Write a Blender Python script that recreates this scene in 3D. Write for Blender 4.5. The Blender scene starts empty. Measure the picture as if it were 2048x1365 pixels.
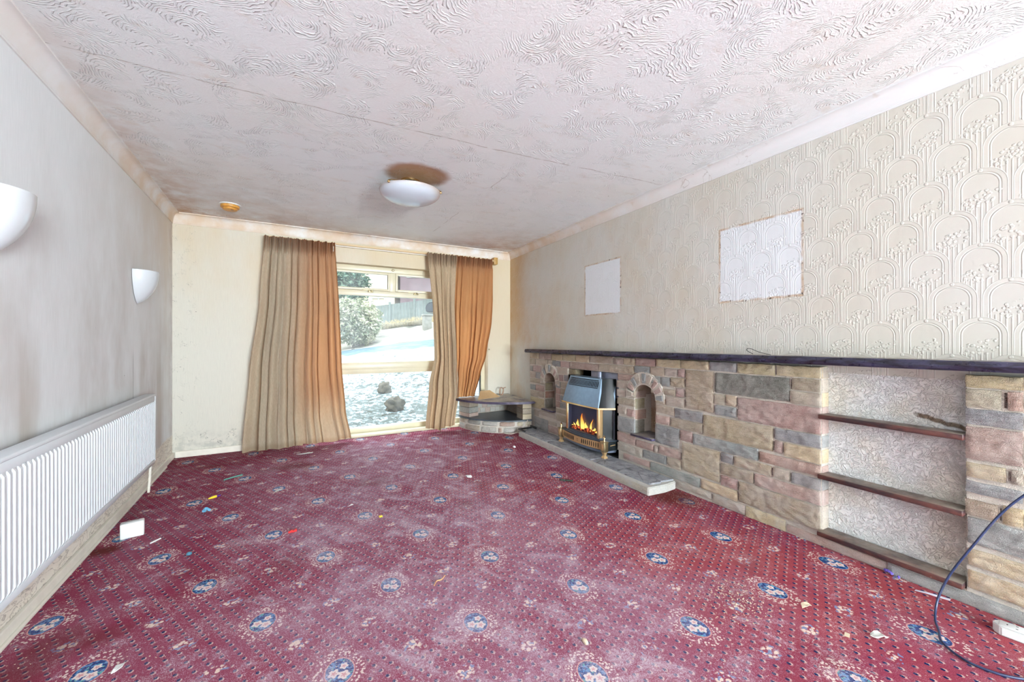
import bpy, bmesh, math, random
from mathutils import Vector, Matrix, noise
random.seed(7)
scene = bpy.context.scene
COL = scene.collection

# ------------------------------------------------------------------ camera
TH = math.atan((1024 - 584.3) / 796.0)          # yaw of the view away from the room's long axis
cam_d = bpy.data.cameras.new('camera'); cam = bpy.data.objects.new('camera', cam_d); COL.objects.link(cam)
cam_d.sensor_width = 36.0; cam_d.lens = 796.0 / 2048 * 36.0
cam_d.clip_start = 0.02; cam_d.clip_end = 300
cam.location = (0, 0, 1.146); cam.rotation_euler = (math.pi / 2, 0, -TH)
scene.camera = cam

# ------------------------------------------------------------------ colour management, world, sun, added fill light
vs = scene.view_settings
vs.view_transform = 'Standard'; vs.look = 'None'; vs.gamma = 1.0; vs.exposure = 0.78
vs.use_curve_mapping = False
scene.cycles.max_bounces = 8; scene.cycles.diffuse_bounces = 3; scene.cycles.glossy_bounces = 3
scene.cycles.transparent_max_bounces = 12; scene.cycles.transmission_bounces = 4
scene.cycles.use_light_tree = False; scene.cycles.caustics_reflective = False; scene.cycles.caustics_refractive = False
scene.cycles.sample_clamp_indirect = 6.0
scene.cycles.use_adaptive_sampling = True; scene.cycles.adaptive_threshold = 0.05
world = bpy.data.worlds.new('winter_sky'); scene.world = world; world.use_nodes = True
wn_ = world.node_tree; wn_.nodes.clear()
wo = wn_.nodes.new('ShaderNodeOutputWorld'); wb = wn_.nodes.new('ShaderNodeBackground')
wr = wn_.nodes.new('ShaderNodeValToRGB'); wc = wn_.nodes.new('ShaderNodeTexCoord'); wx = wn_.nodes.new('ShaderNodeSeparateXYZ')
wn_.links.new(wc.outputs['Generated'], wx.inputs[0]); wn_.links.new(wx.outputs['Z'], wr.inputs[0])
wr.color_ramp.elements[0].position = 0.0; wr.color_ramp.elements[0].color = (1.0, 0.93, 0.82, 1)
wr.color_ramp.elements[1].position = 0.55; wr.color_ramp.elements[1].color = (0.90, 0.97, 1.0, 1)
e_ = wr.color_ramp.elements.new(0.22); e_.color = (0.15, 0.165, 0.18, 1); wr.color_ramp.elements[0].color = (0.17, 0.16, 0.145, 1)
wn_.links.new(wr.outputs[0], wb.inputs['Color']); wb.inputs['Strength'].default_value = 3.3
wn_.links.new(wb.outputs[0], wo.inputs[0])

def light(name, kind, loc, energy, color, **kw):
    d = bpy.data.lights.new(name, kind); d.energy = energy; d.color = color
    for k, v in kw.items(): setattr(d, k, v)
    o = bpy.data.objects.new(name, d); COL.objects.link(o); o.location = loc
    return o
sun = light('sun', 'SUN', (-6, 10, 12), 0.5, (1.0, 0.90, 0.76), angle=0.02)
sun.rotation_euler = Vector((-0.75, 0.10, 0.42)).normalized().to_track_quat('Z', 'Y').to_euler()
# added fill light in front of an assumed, unseen window behind the photographer
rear_fill = light('added_rear_fill_light', 'AREA', (1.45, -5.62, 1.20), 620.0, (0.81, 0.945, 0.995), shape='RECTANGLE', size=2.0, size_y=1.9)
rear_fill.rotation_euler = Vector((0, -1, -0.55)).to_track_quat('Z', 'Y').to_euler()

# ------------------------------------------------------------------ frames of the walls
def frame(a, b, flip):
    """matrix of a wall frame: x along the wall from a to b, y horizontal, z up"""
    u = Vector((b[0] - a[0], b[1] - a[1], 0)).normalized()
    v = Vector((0, 0, 1)).cross(u)
    return Matrix(((u.x, v.x, 0, a[0]), (u.y, v.y, 0, a[1]), (0, 0, 1, 0), (0, 0, 0, 1)))
WORLD = Matrix.Identity(4)
RF = frame((2.736, 5.007), (2.62823516, 0.40772976), True)    # right wall: local y = minus the distance from the wall
LF = frame((-1.025, 5.007), (-0.966, 2.25), False)            # left wall: local y = distance from the wall
EXT = Matrix.Rotation(-TH, 4, 'Z')                            # the street outside runs at this angle

# ------------------------------------------------------------------ node helper
class NT:
    def __init__(s, name):
        s.mat = bpy.data.materials.new(name); s.mat.use_nodes = True
        s.t = s.mat.node_tree; s.t.nodes.clear()
        s.out = s.t.nodes.new('ShaderNodeOutputMaterial')
    def new(s, typ, **kw):
        n = s.t.nodes.new(typ)
        for k, v in kw.items(): setattr(n, k, v)
        return n
    def put(s, sock, v):
        if isinstance(v, V): s.t.links.new(v.s, sock)
        elif isinstance(v, (tuple, list)):
            sock.default_value = tuple(v) + (1,) if len(v) == 3 and len(sock.default_value) == 4 else tuple(v)
        else: sock.default_value = v
    def m(s, op, a, b=None, c=None, clamp=False):
        n = s.new('ShaderNodeMath', operation=op); n.use_clamp = clamp
        s.put(n.inputs[0], a)
        if b is not None: s.put(n.inputs[1], b)
        if c is not None: s.put(n.inputs[2], c)
        return V(s, n.outputs[0])
    def coord(s, kind='Object'):
        n = s.new('ShaderNodeTexCoord'); x = s.new('ShaderNodeSeparateXYZ'); s.t.links.new(n.outputs[kind], x.inputs[0])
        return V(s, n.outputs[kind]), V(s, x.outputs[0]), V(s, x.outputs[1]), V(s, x.outputs[2])
    def vec(s, x, y, z=0.0):
        n = s.new('ShaderNodeCombineXYZ'); s.put(n.inputs[0], x); s.put(n.inputs[1], y); s.put(n.inputs[2], z); return V(s, n.outputs[0])
    def noise(s, v, scale, detail=2.0, rough=0.5, dist=0.0, out=0):
        n = s.new('ShaderNodeTexNoise'); s.put(n.inputs['Vector'], v); n.inputs['Scale'].default_value = scale
        n.inputs['Detail'].default_value = detail; n.inputs['Roughness'].default_value = rough; n.inputs['Distortion'].default_value = dist
        return V(s, n.outputs[out])
    def voro(s, v, scale, feature='F1', out='Distance', rand=1.0):
        n = s.new('ShaderNodeTexVoronoi', feature=feature); s.put(n.inputs['Vector'], v); n.inputs['Scale'].default_value = scale
        n.inputs['Randomness'].default_value = rand
        return V(s, n.outputs[out])
    def sep(s, v):
        x = s.new('ShaderNodeSeparateXYZ'); s.put(x.inputs[0], v); return [V(s, o) for o in x.outputs]
    def ss(s, x, a, b):                    # smooth step from a (0) to b (1)
        n = s.new('ShaderNodeMapRange', interpolation_type='SMOOTHSTEP')
        s.put(n.inputs[0], x); n.inputs[1].default_value = a; n.inputs[2].default_value = b
        return V(s, n.outputs[0])
    def mix(s, f, a, b, mode='MIX'):
        n = s.new('ShaderNodeMix', data_type='RGBA', blend_type=mode); n.clamp_factor = True
        s.put(n.inputs[0], f); s.put(n.inputs[6], a); s.put(n.inputs[7], b)
        return V(s, n.outputs[2])
    def attr(s, name):
        n = s.new('ShaderNodeAttribute', attribute_name=name); return V(s, n.outputs['Color'])
    def bump(s, h, strength=0.5, dist=0.01, normal=None):
        n = s.new('ShaderNodeBump'); n.inputs['Strength'].default_value = strength; n.inputs['Distance'].default_value = dist
        s.put(n.inputs['Height'], h)
        if normal is not None: s.put(n.inputs['Normal'], normal)
        return V(s, n.outputs[0])
    def pbr(s, color, rough=0.6, metal=0.0, normal=None, spec=0.5, **kw):
        n = s.new('ShaderNodeBsdfPrincipled'); s.put(n.inputs['Base Color'], color); s.put(n.inputs['Roughness'], rough)
        s.put(n.inputs['Metallic'], metal); n.inputs['Specular IOR Level'].default_value = spec
        for k, v in kw.items(): s.put(n.inputs[k.replace('_', ' ')], v)
        if normal is not None: s.put(n.inputs['Normal'], normal)
        s.t.links.new(n.outputs[0], s.out.inputs[0]); return n
class V:
    def __init__(s, n, sock): s.n = n; s.s = sock
    def __add__(s, o): return s.n.m('ADD', s, o)
    __radd__ = __add__
    def __sub__(s, o): return s.n.m('SUBTRACT', s, o)
    def __rsub__(s, o): return s.n.m('SUBTRACT', o, s)
    def __mul__(s, o): return s.n.m('MULTIPLY', s, o)
    __rmul__ = __mul__
    def __truediv__(s, o): return s.n.m('DIVIDE', s, o)
    def abs(s): return s.n.m('ABSOLUTE', s)
    def sq(s): return s.n.m('MULTIPLY', s, s)
    def sqrt(s): return s.n.m('SQRT', s)
    def sin(s): return s.n.m('SINE', s)
    def floor(s): return s.n.m('FLOOR', s)
    def round(s): return s.n.m('ROUND', s)
    def lt(s, o): return s.n.m('LESS_THAN', s, o)
    def gt(s, o): return s.n.m('GREATER_THAN', s, o)
    def max(s, o): return s.n.m('MAXIMUM', s, o)
    def min(s, o): return s.n.m('MINIMUM', s, o)
    def clamp(s): return s.n.m('ADD', s, 0.0, clamp=True)
    def inv(s): return s.n.m('SUBTRACT', 1.0, s)
def srgb(r, g, b):
    f = lambda c: (c / 255 / 12.92) if c / 255 <= 0.04045 else ((c / 255 + 0.055) / 1.055) ** 2.4
    return (f(r), f(g), f(b))
MATS = {}
def plain(name, col, rough=0.6, metal=0.0, spec=0.5, var=0.06, nscale=30.0, bump=0.0, bscale=80.0):
    """one material with slight procedural variation"""
    if name in MATS: return MATS[name]
    n = NT(name); co, x, y, z = n.coord()
    f = n.noise(co, nscale, 3.0)
    c = n.mix(f, tuple(v * (1 - var * 2) for v in col), tuple(min(1, v * (1 + var * 2)) for v in col))
    nm = n.bump(n.noise(co, bscale, 4.0), bump, 0.004) if bump else None
    n.pbr(c, rough, metal, nm, spec); MATS[name] = n.mat
    return n.mat

# ------------------------------------------------------------------ mesh helpers
def BM(): return bmesh.new()
def box(bm, a, b, bev=0.0, seg=2):
    x0, y0, z0 = [min(p, q) for p, q in zip(a, b)]; x1, y1, z1 = [max(p, q) for p, q in zip(a, b)]
    v = [bm.verts.new(p) for p in ((x0, y0, z0), (x1, y0, z0), (x1, y1, z0), (x0, y1, z0), (x0, y0, z1), (x1, y0, z1), (x1, y1, z1), (x0, y1, z1))]
    fs = [bm.faces.new([v[i] for i in q]) for q in ((0, 3, 2, 1), (4, 5, 6, 7), (0, 1, 5, 4), (1, 2, 6, 5), (2, 3, 7, 6), (3, 0, 4, 7))]
    if bev > 0:
        es = list({e for f in fs for e in f.edges})
        bmesh.ops.bevel(bm, geom=es, offset=bev, segments=seg, affect='EDGES', profile=0.5)
    return v
def lathe(bm, prof, n=32, c=(0, 0, 0), axis='Z', a0=0.0, a1=2 * math.pi, cap=False):
    full = abs(a1 - a0 - 2 * math.pi) < 1e-6
    m = n if full else n + 1
    rings = []
    for r, h in prof:
        ring = []
        if r < 1e-6:
            p = (0, 0, h)
            if axis == 'Y': p = (0, h, 0)
            if axis == 'X': p = (h, 0, 0)
            vv = bm.verts.new((p[0] + c[0], p[1] + c[1], p[2] + c[2])); ring = [vv] * m
        else:
            for k in range(m):
                a = a0 + (a1 - a0) * k / n
                p = (r * math.cos(a), r * math.sin(a), h)
                if axis == 'Y': p = (r * math.cos(a), h, r * math.sin(a))
                if axis == 'X': p = (h, r * math.cos(a), r * math.sin(a))
                ring.append(bm.verts.new((p[0] + c[0], p[1] + c[1], p[2] + c[2])))
        rings.append(ring)
    for i in range(len(rings) - 1):
        for k in range(n if full else n):
            q = [rings[i][k], rings[i][(k + 1) % m], rings[i + 1][(k + 1) % m], rings[i + 1][k]]
            q = [v for j, v in enumerate(q) if v not in q[:j]]
            if len(q) >= 3:
                try: bm.faces.new(q)
                except ValueError: pass
def prism(bm, pts, z0, z1, axis='Z'):
    """extrude the outline pts (2-D) between z0 and z1 along axis"""
    def P(p, h):
        if axis == 'Z': return (p[0], p[1], h)
        if axis == 'Y': return (p[0], h, p[1])
        return (h, p[0], p[1])
    a = [bm.verts.new(P(p, z0)) for p in pts]; b = [bm.verts.new(P(p, z1)) for p in pts]
    n = len(pts)
    bm.faces.new(a[::-1]); bm.faces.new(b)
    for i in range(n): bm.faces.new((a[i], a[(i + 1) % n], b[(i + 1) % n], b[i]))
    return a + b
def tube(bm, pts, r, n=10, closed=False):
    pts = [Vector(p) for p in pts]; rings = []
    up = Vector((0.13, 0.27, 0.95)).normalized()
    m = len(pts)
    for i, p in enumerate(pts):
        t = (pts[(i + 1) % m] - pts[i - 1]) if closed else (pts[min(i + 1, m - 1)] - pts[max(i - 1, 0)])
        t.normalize(); a = t.cross(up)
        if a.length < 1e-4: a = t.cross(Vector((1, 0, 0)))
        a.normalize(); b = t.cross(a); rr = r[i] if isinstance(r, (list, tuple)) else r
        rings.append([bm.verts.new(p + a * rr * math.cos(2 * math.pi * k / n) + b * rr * math.sin(2 * math.pi * k / n)) for k in range(n)])
    for i in range(m if closed else m - 1):
        for k in range(n):
            bm.faces.new((rings[i][k], rings[i][(k + 1) % n], rings[(i + 1) % m][(k + 1) % n], rings[(i + 1) % m][k]))
    if not closed:
        bm.faces.new(rings[0][::-1]); bm.faces.new(rings[-1])
def smooth_path(pts, k=8):
    pts = [Vector(p) for p in pts]; out = []
    for i in range(len(pts) - 1):
        p0 = pts[max(i - 1, 0)]; p1 = pts[i]; p2 = pts[i + 1]; p3 = pts[min(i + 2, len(pts) - 1)]
        for j in range(k):
            t = j / k
            out.append(0.5 * ((2 * p1) + (p2 - p0) * t + (2 * p0 - 5 * p1 + 4 * p2 - p3) * t * t + (3 * p1 - p0 - 3 * p2 + p3) * t ** 3))
    out.append(pts[-1]); return out
def grid(bm, nu, nv, fn):
    g = [[bm.verts.new(fn(i / nu, j / nv)) for j in range(nv + 1)] for i in range(nu + 1)]
    for i in range(nu):
        for j in range(nv): bm.faces.new((g[i][j], g[i + 1][j], g[i + 1][j + 1], g[i][j + 1]))
    return g
def blob(bm, c, r, sub=3, amp=0.25, freq=2.0, seed=0.0, flat=None):
    res = bmesh.ops.create_icosphere(bm, subdivisions=sub, radius=1.0)
    for v in res['verts']:
        d = v.co.copy(); k = 1 + amp * noise.noise(d * freq + Vector((seed, seed * 1.7, 3.1)))
        p = Vector((d.x * r[0] * k, d.y * r[1] * k, d.z * r[2] * k))
        if flat is not None and p.z < flat: p.z = flat
        v.co = p + Vector(c)

def finish(bm, name, mat, smooth=True, angle=35, solid=0.0):
    bmesh.ops.remove_doubles(bm, verts=bm.verts, dist=1e-6)
    bmesh.ops.recalc_face_normals(bm, faces=bm.faces)
    me = bpy.data.meshes.new(name); bm.to_mesh(me); bm.free()
    for mm in (mat if isinstance(mat, (list, tuple)) else [mat]): me.materials.append(mm)
    if smooth:
        me.polygons.foreach_set('use_smooth', [True] * len(me.polygons)); me.set_sharp_from_angle(angle=math.radians(angle))
    return me
def mesh_obj(name, bm, mat, parent=None, mtx=None, origin=(0, 0, 0), smooth=True, angle=35):
    if any(origin): bmesh.ops.translate(bm, verts=bm.verts, vec=-Vector(origin))
    me = finish(bm, name, mat, smooth, angle)
    o = bpy.data.objects.new(name, me); COL.objects.link(o)
    if parent is not None: o.parent = parent
    elif mtx is not None: o.matrix_world = mtx @ Matrix.Translation(origin)
    return o
class Thing:
    """an Empty at a thing's base; parts are given in the wall frame's coordinates"""
    def __init__(s, name, label, cat, base=(0, 0, 0), mtx=WORLD, group=None):
        s.base = base; s.o = bpy.data.objects.new(name, None); COL.objects.link(s.o)
        s.o.empty_display_size = 0.05; s.o.matrix_world = mtx @ Matrix.Translation(base)
        s.o['label'] = label; s.o['category'] = cat
        if group: s.o['group'] = group
    def part(s, name, bm, mat, parent=None, label=None, smooth=True, angle=35):
        o = mesh_obj(name, bm, mat, parent or s.o, None, s.base, smooth, angle)
        if label: o['label'] = label
        return o
def solo(name, bm, mat, label, cat, base=(0, 0, 0), mtx=WORLD, group=None, kind=None, smooth=True, angle=35):
    o = mesh_obj(name, bm, mat, None, mtx, base, smooth, angle)
    o['label'] = label; o['category'] = cat
    if group: o['group'] = group
    if kind: o['kind'] = kind
    return o
def struct(name, bm, mat, mtx=WORLD, parent=None, smooth=False, label=None):
    o = mesh_obj(name, bm, mat, parent, mtx if parent is None else None, (0, 0, 0), smooth)
    if parent is None: o['kind'] = 'structure'
    if label: o['label'] = label
    return o

# ------------------------------------------------------------------ materials of the room
def mat_carpet():
    n = NT('patterned_carpet'); co, x, y, z = n.coord()
    wob = n.noise(co, 2.2, 1.0) - 0.5
    i = 1.5471 + x * 3.9412 + y * -0.0877 + x.sq() * -0.0103 + x * y * -0.0167 + y.sq() * 0.0088 + wob * 0.03
    j = -7.6642 + x * 0.1414 + y * 2.4592 + x.sq() * 0.01 + x * y * -0.075 + y.sq() * -0.0106
    al = (i + j) * 0.5; be = (i - j) * 0.5
    def local(a, b):                                   # metres from the nearest node of the repeat
        da = a - a.round(); db = b - b.round()
        return (da + db) * 0.2575, (da - db) * 0.411
    dx, dy = local(al, be)
    yarn = n.noise(co, 420.0, 2.0); yb = n.noise(co, 160.0, 3.0)
    jx = (n.noise(co, 260.0, 0.0) - 0.5) * 0.006; jy = (n.noise(n.vec(x + 7.0, y, z), 260.0, 0.0) - 0.5) * 0.006
    ex = dx + jx; ey = dy + jy
    e = ((ex / 0.046).sq() + (ey / 0.058).sq()).sqrt()
    # ground: crimson, browner towards the door side, with worn streaks
    big = n.noise(co, 1.1, 3.0, 0.6)
    red = n.mix(n.ss(big + x * 0.10 - y * 0.03, 0.45, 0.85), srgb(144, 46, 78), srgb(172, 72, 76))
    red = n.mix(n.ss(yarn, 0.3, 0.72), n.mix(0.35, red, (0.05, 0.004, 0.01)), n.mix(0.12, red, srgb(235, 150, 160)))
    # small repeat: navy dots with a cream crescent
    mm = al * 3.0 + be * 14.0; nn = al * 10.0 + be
    dm = mm - mm.round(); dn = nn - nn.round()
    px = dm * 0.0169 + dn * 0.0207 + jx * 0.6; py = dm * -0.033 + dn * 0.051 + jy * 0.6
    dot = ((px / 0.0060).sq() + (py / 0.0066).sq()).sqrt()
    cres = (((px - 0.0035) / 0.0076).sq() + ((py + 0.0038) / 0.0080).sq()).sqrt()
    free = n.ss(e, 1.9, 2.1)
    masks = []
    for oa, ob in ((0.5, 0.0), (0.0, 0.5), (0.5, 0.5)):
        sx, sy = local(al + oa, be + ob)
        masks.append(((sx / 0.050).sq() + (sy / 0.038).sq()).sqrt())
    sp = masks[0].min(masks[1]).min(masks[2])
    free = free * n.ss(sp, 0.9, 1.1)
    c = n.mix(n.ss(cres, 1.15, 0.8) * free * n.ss(yb, 0.30, 0.52) * 0.85, red, srgb(212, 184, 174))
    c = n.mix(n.ss(dot, 1.15, 0.85) * free, c, srgb(20, 38, 84))
    # loose sprigs between the medallions
    fl = n.voro(n.vec(x, y, 0.0), 62.0); ln = n.noise(co, 55.0, 1.0)
    inside = n.ss(sp, 1.0, 0.75)
    c = n.mix(inside * n.ss(ln, 0.585, 0.62) * 0.8, c, srgb(116, 146, 188))
    core = n.ss(sp, 0.80, 0.55)
    c = n.mix(core * n.ss(fl, 0.56, 0.44) * n.ss(ln, 0.62, 0.57), c, srgb(228, 205, 190))
    # medallion: halo of florets, outline, blue ground, three pale flowers
    halo = n.ss(e, 1.95, 1.75) * n.ss(e, 1.12, 1.2)
    hv = n.voro(n.vec(x, y, 0.0), 95.0)
    c = n.mix(halo * n.ss(hv, 0.46 , 0.33), c, srgb(226, 206, 196))
    c = n.mix(n.ss(e, 1.10, 1.06) * n.ss(e, 0.98, 1.0), c, srgb(214, 150, 140))
    bl = n.mix(n.ss(n.noise(co, 75.0, 1.0), 0.47, 0.60), srgb(14, 52, 112), srgb(86, 138, 188))
    bl = n.mix(n.ss(n.noise(n.vec(x, y, 4.0), 60.0, 1.0), 0.62, 0.66), bl, srgb(90, 165, 160))
    c = n.mix(n.ss(e, 1.02, 0.97), c, bl)
    for fx, fy, fr in ((-0.019, -0.004, 0.0185), (0.016, 0.017, 0.014), (0.012, -0.022, 0.019)):
        rx = dx - fx; ry = dy - fy
        ang = n.m('ARCTAN2', ry, rx); d = (rx.sq() + ry.sq()).sqrt() / fr
        d = d + (ang * 5.0).sin() * 0.16 + (yb - 0.5) * 0.5
        c = n.mix(n.ss(d, 1.0, 0.86), c, n.mix(n.ss(d, 0.3, 0.5), srgb(214, 150, 150), srgb(234, 216, 208)))
    # lint and dust trodden into the pile, heaviest down the middle of the room
    dc = ((x - 0.55 - (y - 1.2) * 0.10).abs()); mid = n.ss(dc, 1.7, 0.15) * n.ss(y, 5.4, 4.2)
    st = n.noise(n.vec(x * 1.0 + y * 0.35, y * 0.8 - x * 0.3, 0.0), 6.5, 6.0, 0.68, 1.2)
    fib = n.noise(co, 60.0, 4.0, 0.7, 2.5)
    dust = n.ss(st + mid * 0.15, 0.58, 0.84) * n.ss(fib, 0.30, 0.66)
    film = n.ss(n.noise(n.vec(x, y, 9.0), 2.0, 3.0) + mid * 0.22, 0.46, 0.88) * 0.30
    c = n.mix(film * n.ss(yarn, 0.2, 0.7), c, srgb(200, 178, 202))
    c = n.mix(dust * 0.72, c, srgb(214, 200, 214))
    lint = n.ss(n.m('ABSOLUTE', n.noise(co, 26.0, 3.0, 0.6, 3.0) - 0.5), 0.012, 0.004) * n.ss(n.noise(co, 5.0, 2.0), 0.52, 0.60)
    c = n.mix(lint * 0.75, c, srgb(232, 222, 226))
    f2 = n.noise(n.vec(x * 1.0 + y * 0.6, y * 0.55 - x * 0.5, 3.0), 210.0, 3.0, 0.7, 1.5)
    c = n.mix(n.ss(f2, 0.52, 0.66) * n.ss(st + mid * 0.28, 0.42, 0.74) * 0.72, c, srgb(222, 208, 222))
    brown = n.ss(n.noise(n.vec(x, y, 21.0), 1.6, 3.0), 0.62, 0.75) * 0.45 + n.ss(y, 4.2, 5.0) * n.ss(x, 0.3, -0.9) * 0.4
    bs = n.noise(co, 14.0, 3.0) * 0.10
    brown = brown.max(n.ss(((x - 2.45).sq() + ((y - 2.06) * 0.6).sq()).sqrt() + bs, 0.30, 0.12) * 0.8).max(n.ss(((x + 0.90).sq() + (y - 2.98).sq()).sqrt() + bs, 0.16, 0.07) * 0.85)
    c = n.mix(brown, c, srgb(96, 44, 34))
    c = n.mix(n.ss(n.voro(co, 30.0), 0.085, 0.05), c, srgb(225, 205, 185))
    nm = n.bump(yarn * 0.6 + yb * 0.6, 0.7, 0.006)
    n.pbr(c, 0.95, 0.0, nm, 0.05, Sheen_Weight=0.0, Sheen_Roughness=0.6)
    return n.mat

def stain(n, v, lo, hi): return n.ss(v, lo, hi)

def mat_ceiling():
    n = NT('swirl_plaster_ceiling'); co, x, y, z = n.coord()
    p = n.vec(x + (n.noise(co, 2.0, 1.0) - 0.5) * 0.25, y + (n.noise(n.vec(x, y, 5.0), 2.0, 1.0) - 0.5) * 0.25, 0.0)
    vo = n.new('ShaderNodeTexVoronoi', feature='F1'); n.put(vo.inputs['Vector'], p); vo.inputs['Scale'].default_value = 4.6
    cx_, cy_, _ = n.sep(V(n, vo.outputs['Position'])); rnd = n.sep(V(n, vo.outputs['Color']))[0]
    px_, py_, _ = n.sep(p)
    rx = px_ - cx_; ry = py_ - cy_
    r = (rx.sq() + ry.sq()).sqrt(); ang = n.m('ARCTAN2', ry, rx)
    wob = n.noise(co, 16.0, 2.0) * 0.05
    rings = ((r + wob) * 480.0).sin()
    fan = n.ss(((ang + rnd * 6.28) * 1.0).sin() + n.noise(co, 9.0, 2.0) * 1.4, 0.0, 1.0)
    brk = n.ss(n.noise(co, 34.0, 2.0), 0.36, 0.56)
    h = n.ss(rings, 0.1, 0.95) * fan * brk + n.noise(co, 55.0, 3.0, 0.6, 1.5) * 0.45
    base = n.mix(n.ss(n.noise(co, 0.9, 3.0), 0.35, 0.7), srgb(247, 248, 249), srgb(248, 246, 243))
    # nicotine brown: dark round the old lamp, in the far corners and along the far cove
    d1 = ((x - 0.83).sq() + ((y - 2.98) * 1.15).sq()).sqrt() + (n.noise(co, 9.0, 2.0) - 0.5) * 0.05
    s1 = n.ss(d1, 0.275, 0.19) * 0.90
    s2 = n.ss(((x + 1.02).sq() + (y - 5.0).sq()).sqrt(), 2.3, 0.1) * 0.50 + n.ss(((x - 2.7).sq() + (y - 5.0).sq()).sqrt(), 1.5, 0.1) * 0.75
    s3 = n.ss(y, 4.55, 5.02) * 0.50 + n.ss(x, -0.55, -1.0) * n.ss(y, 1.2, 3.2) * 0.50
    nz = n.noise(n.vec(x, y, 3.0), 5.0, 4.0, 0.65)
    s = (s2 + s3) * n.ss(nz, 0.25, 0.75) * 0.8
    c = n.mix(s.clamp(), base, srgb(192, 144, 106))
    c = n.mix(s1, c, n.mix(n.ss(d1, 0.26, 0.05), srgb(172, 124, 88), srgb(190, 140, 84)))
    c = n.mix(n.ss(n.noise(n.vec(x * 1.5, y * 3.0, 8.0), 3.0, 4.0, 0.7), 0.54, 0.80) * 0.34, c, srgb(216, 186, 160))
    # plasterboard joints opened as hairline cracks
    cr = (y - 2.385 + x * 0.035 + x.sq() * 0.012 + (n.noise(co, 5.0, 5.0, 0.6) - 0.5) * 0.05).abs()
    ck = n.ss(cr, 0.0045, 0.001) * n.ss(n.noise(co, 12.0, 1.0), 0.25, 0.55)
    cr2 = (x - 1.42 + (n.noise(n.vec(x, y, 6.0), 6.0, 3.0) - 0.5) * 0.04).abs()
    ck2 = n.ss(cr2, 0.004, 0.001) * n.ss(n.noise(n.vec(x, y, 2.0), 2.5, 1.0), 0.52, 0.6)
    ck = ck.max(ck2 * 0.7)
    c = n.mix(ck * 0.65, c, srgb(140, 112, 92))
    sp = n.ss(n.voro(co, 7.0), 0.035, 0.02) * n.ss(n.noise(co, 3.0, 1.0), 0.55, 0.6)
    c = n.mix(sp, c, srgb(110, 74, 56))
    c = n.mix(n.ss(h, 0.5, 0.9) * 0.15, c, srgb(246, 246, 246))
    n.pbr(c, 0.85, 0.0, n.bump(h, 0.75, 0.006), 0.25)
    return n.mat

def mat_cove():
    n = NT('stained_cove'); co, x, y, z = n.coord('Generated')
    co2 = n.new('ShaderNodeNewGeometry'); pos = V(n, co2.outputs['Position']); X, Y, Z = n.sep(pos)
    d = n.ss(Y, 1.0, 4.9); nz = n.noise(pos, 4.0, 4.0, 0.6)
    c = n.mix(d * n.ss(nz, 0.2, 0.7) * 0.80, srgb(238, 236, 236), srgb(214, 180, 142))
    c = n.mix(n.ss(n.noise(pos, 9.0, 3.0), 0.66, 0.75) * 0.25, c, srgb(190, 150, 110))
    ck = n.ss(n.m('ABSOLUTE', n.noise(pos, 3.2, 4.0, 0.6, 1.0) - 0.5), 0.004, 0.001) * n.ss(n.noise(pos, 1.3, 1.0), 0.62, 0.68)
    c = n.mix(ck * 0.35, c, srgb(130, 100, 80))
    n.pbr(c, 0.6, 0.0, n.bump(n.noise(pos, 30.0, 3.0), 0.1, 0.003), 0.35)
    return n.mat

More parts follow.
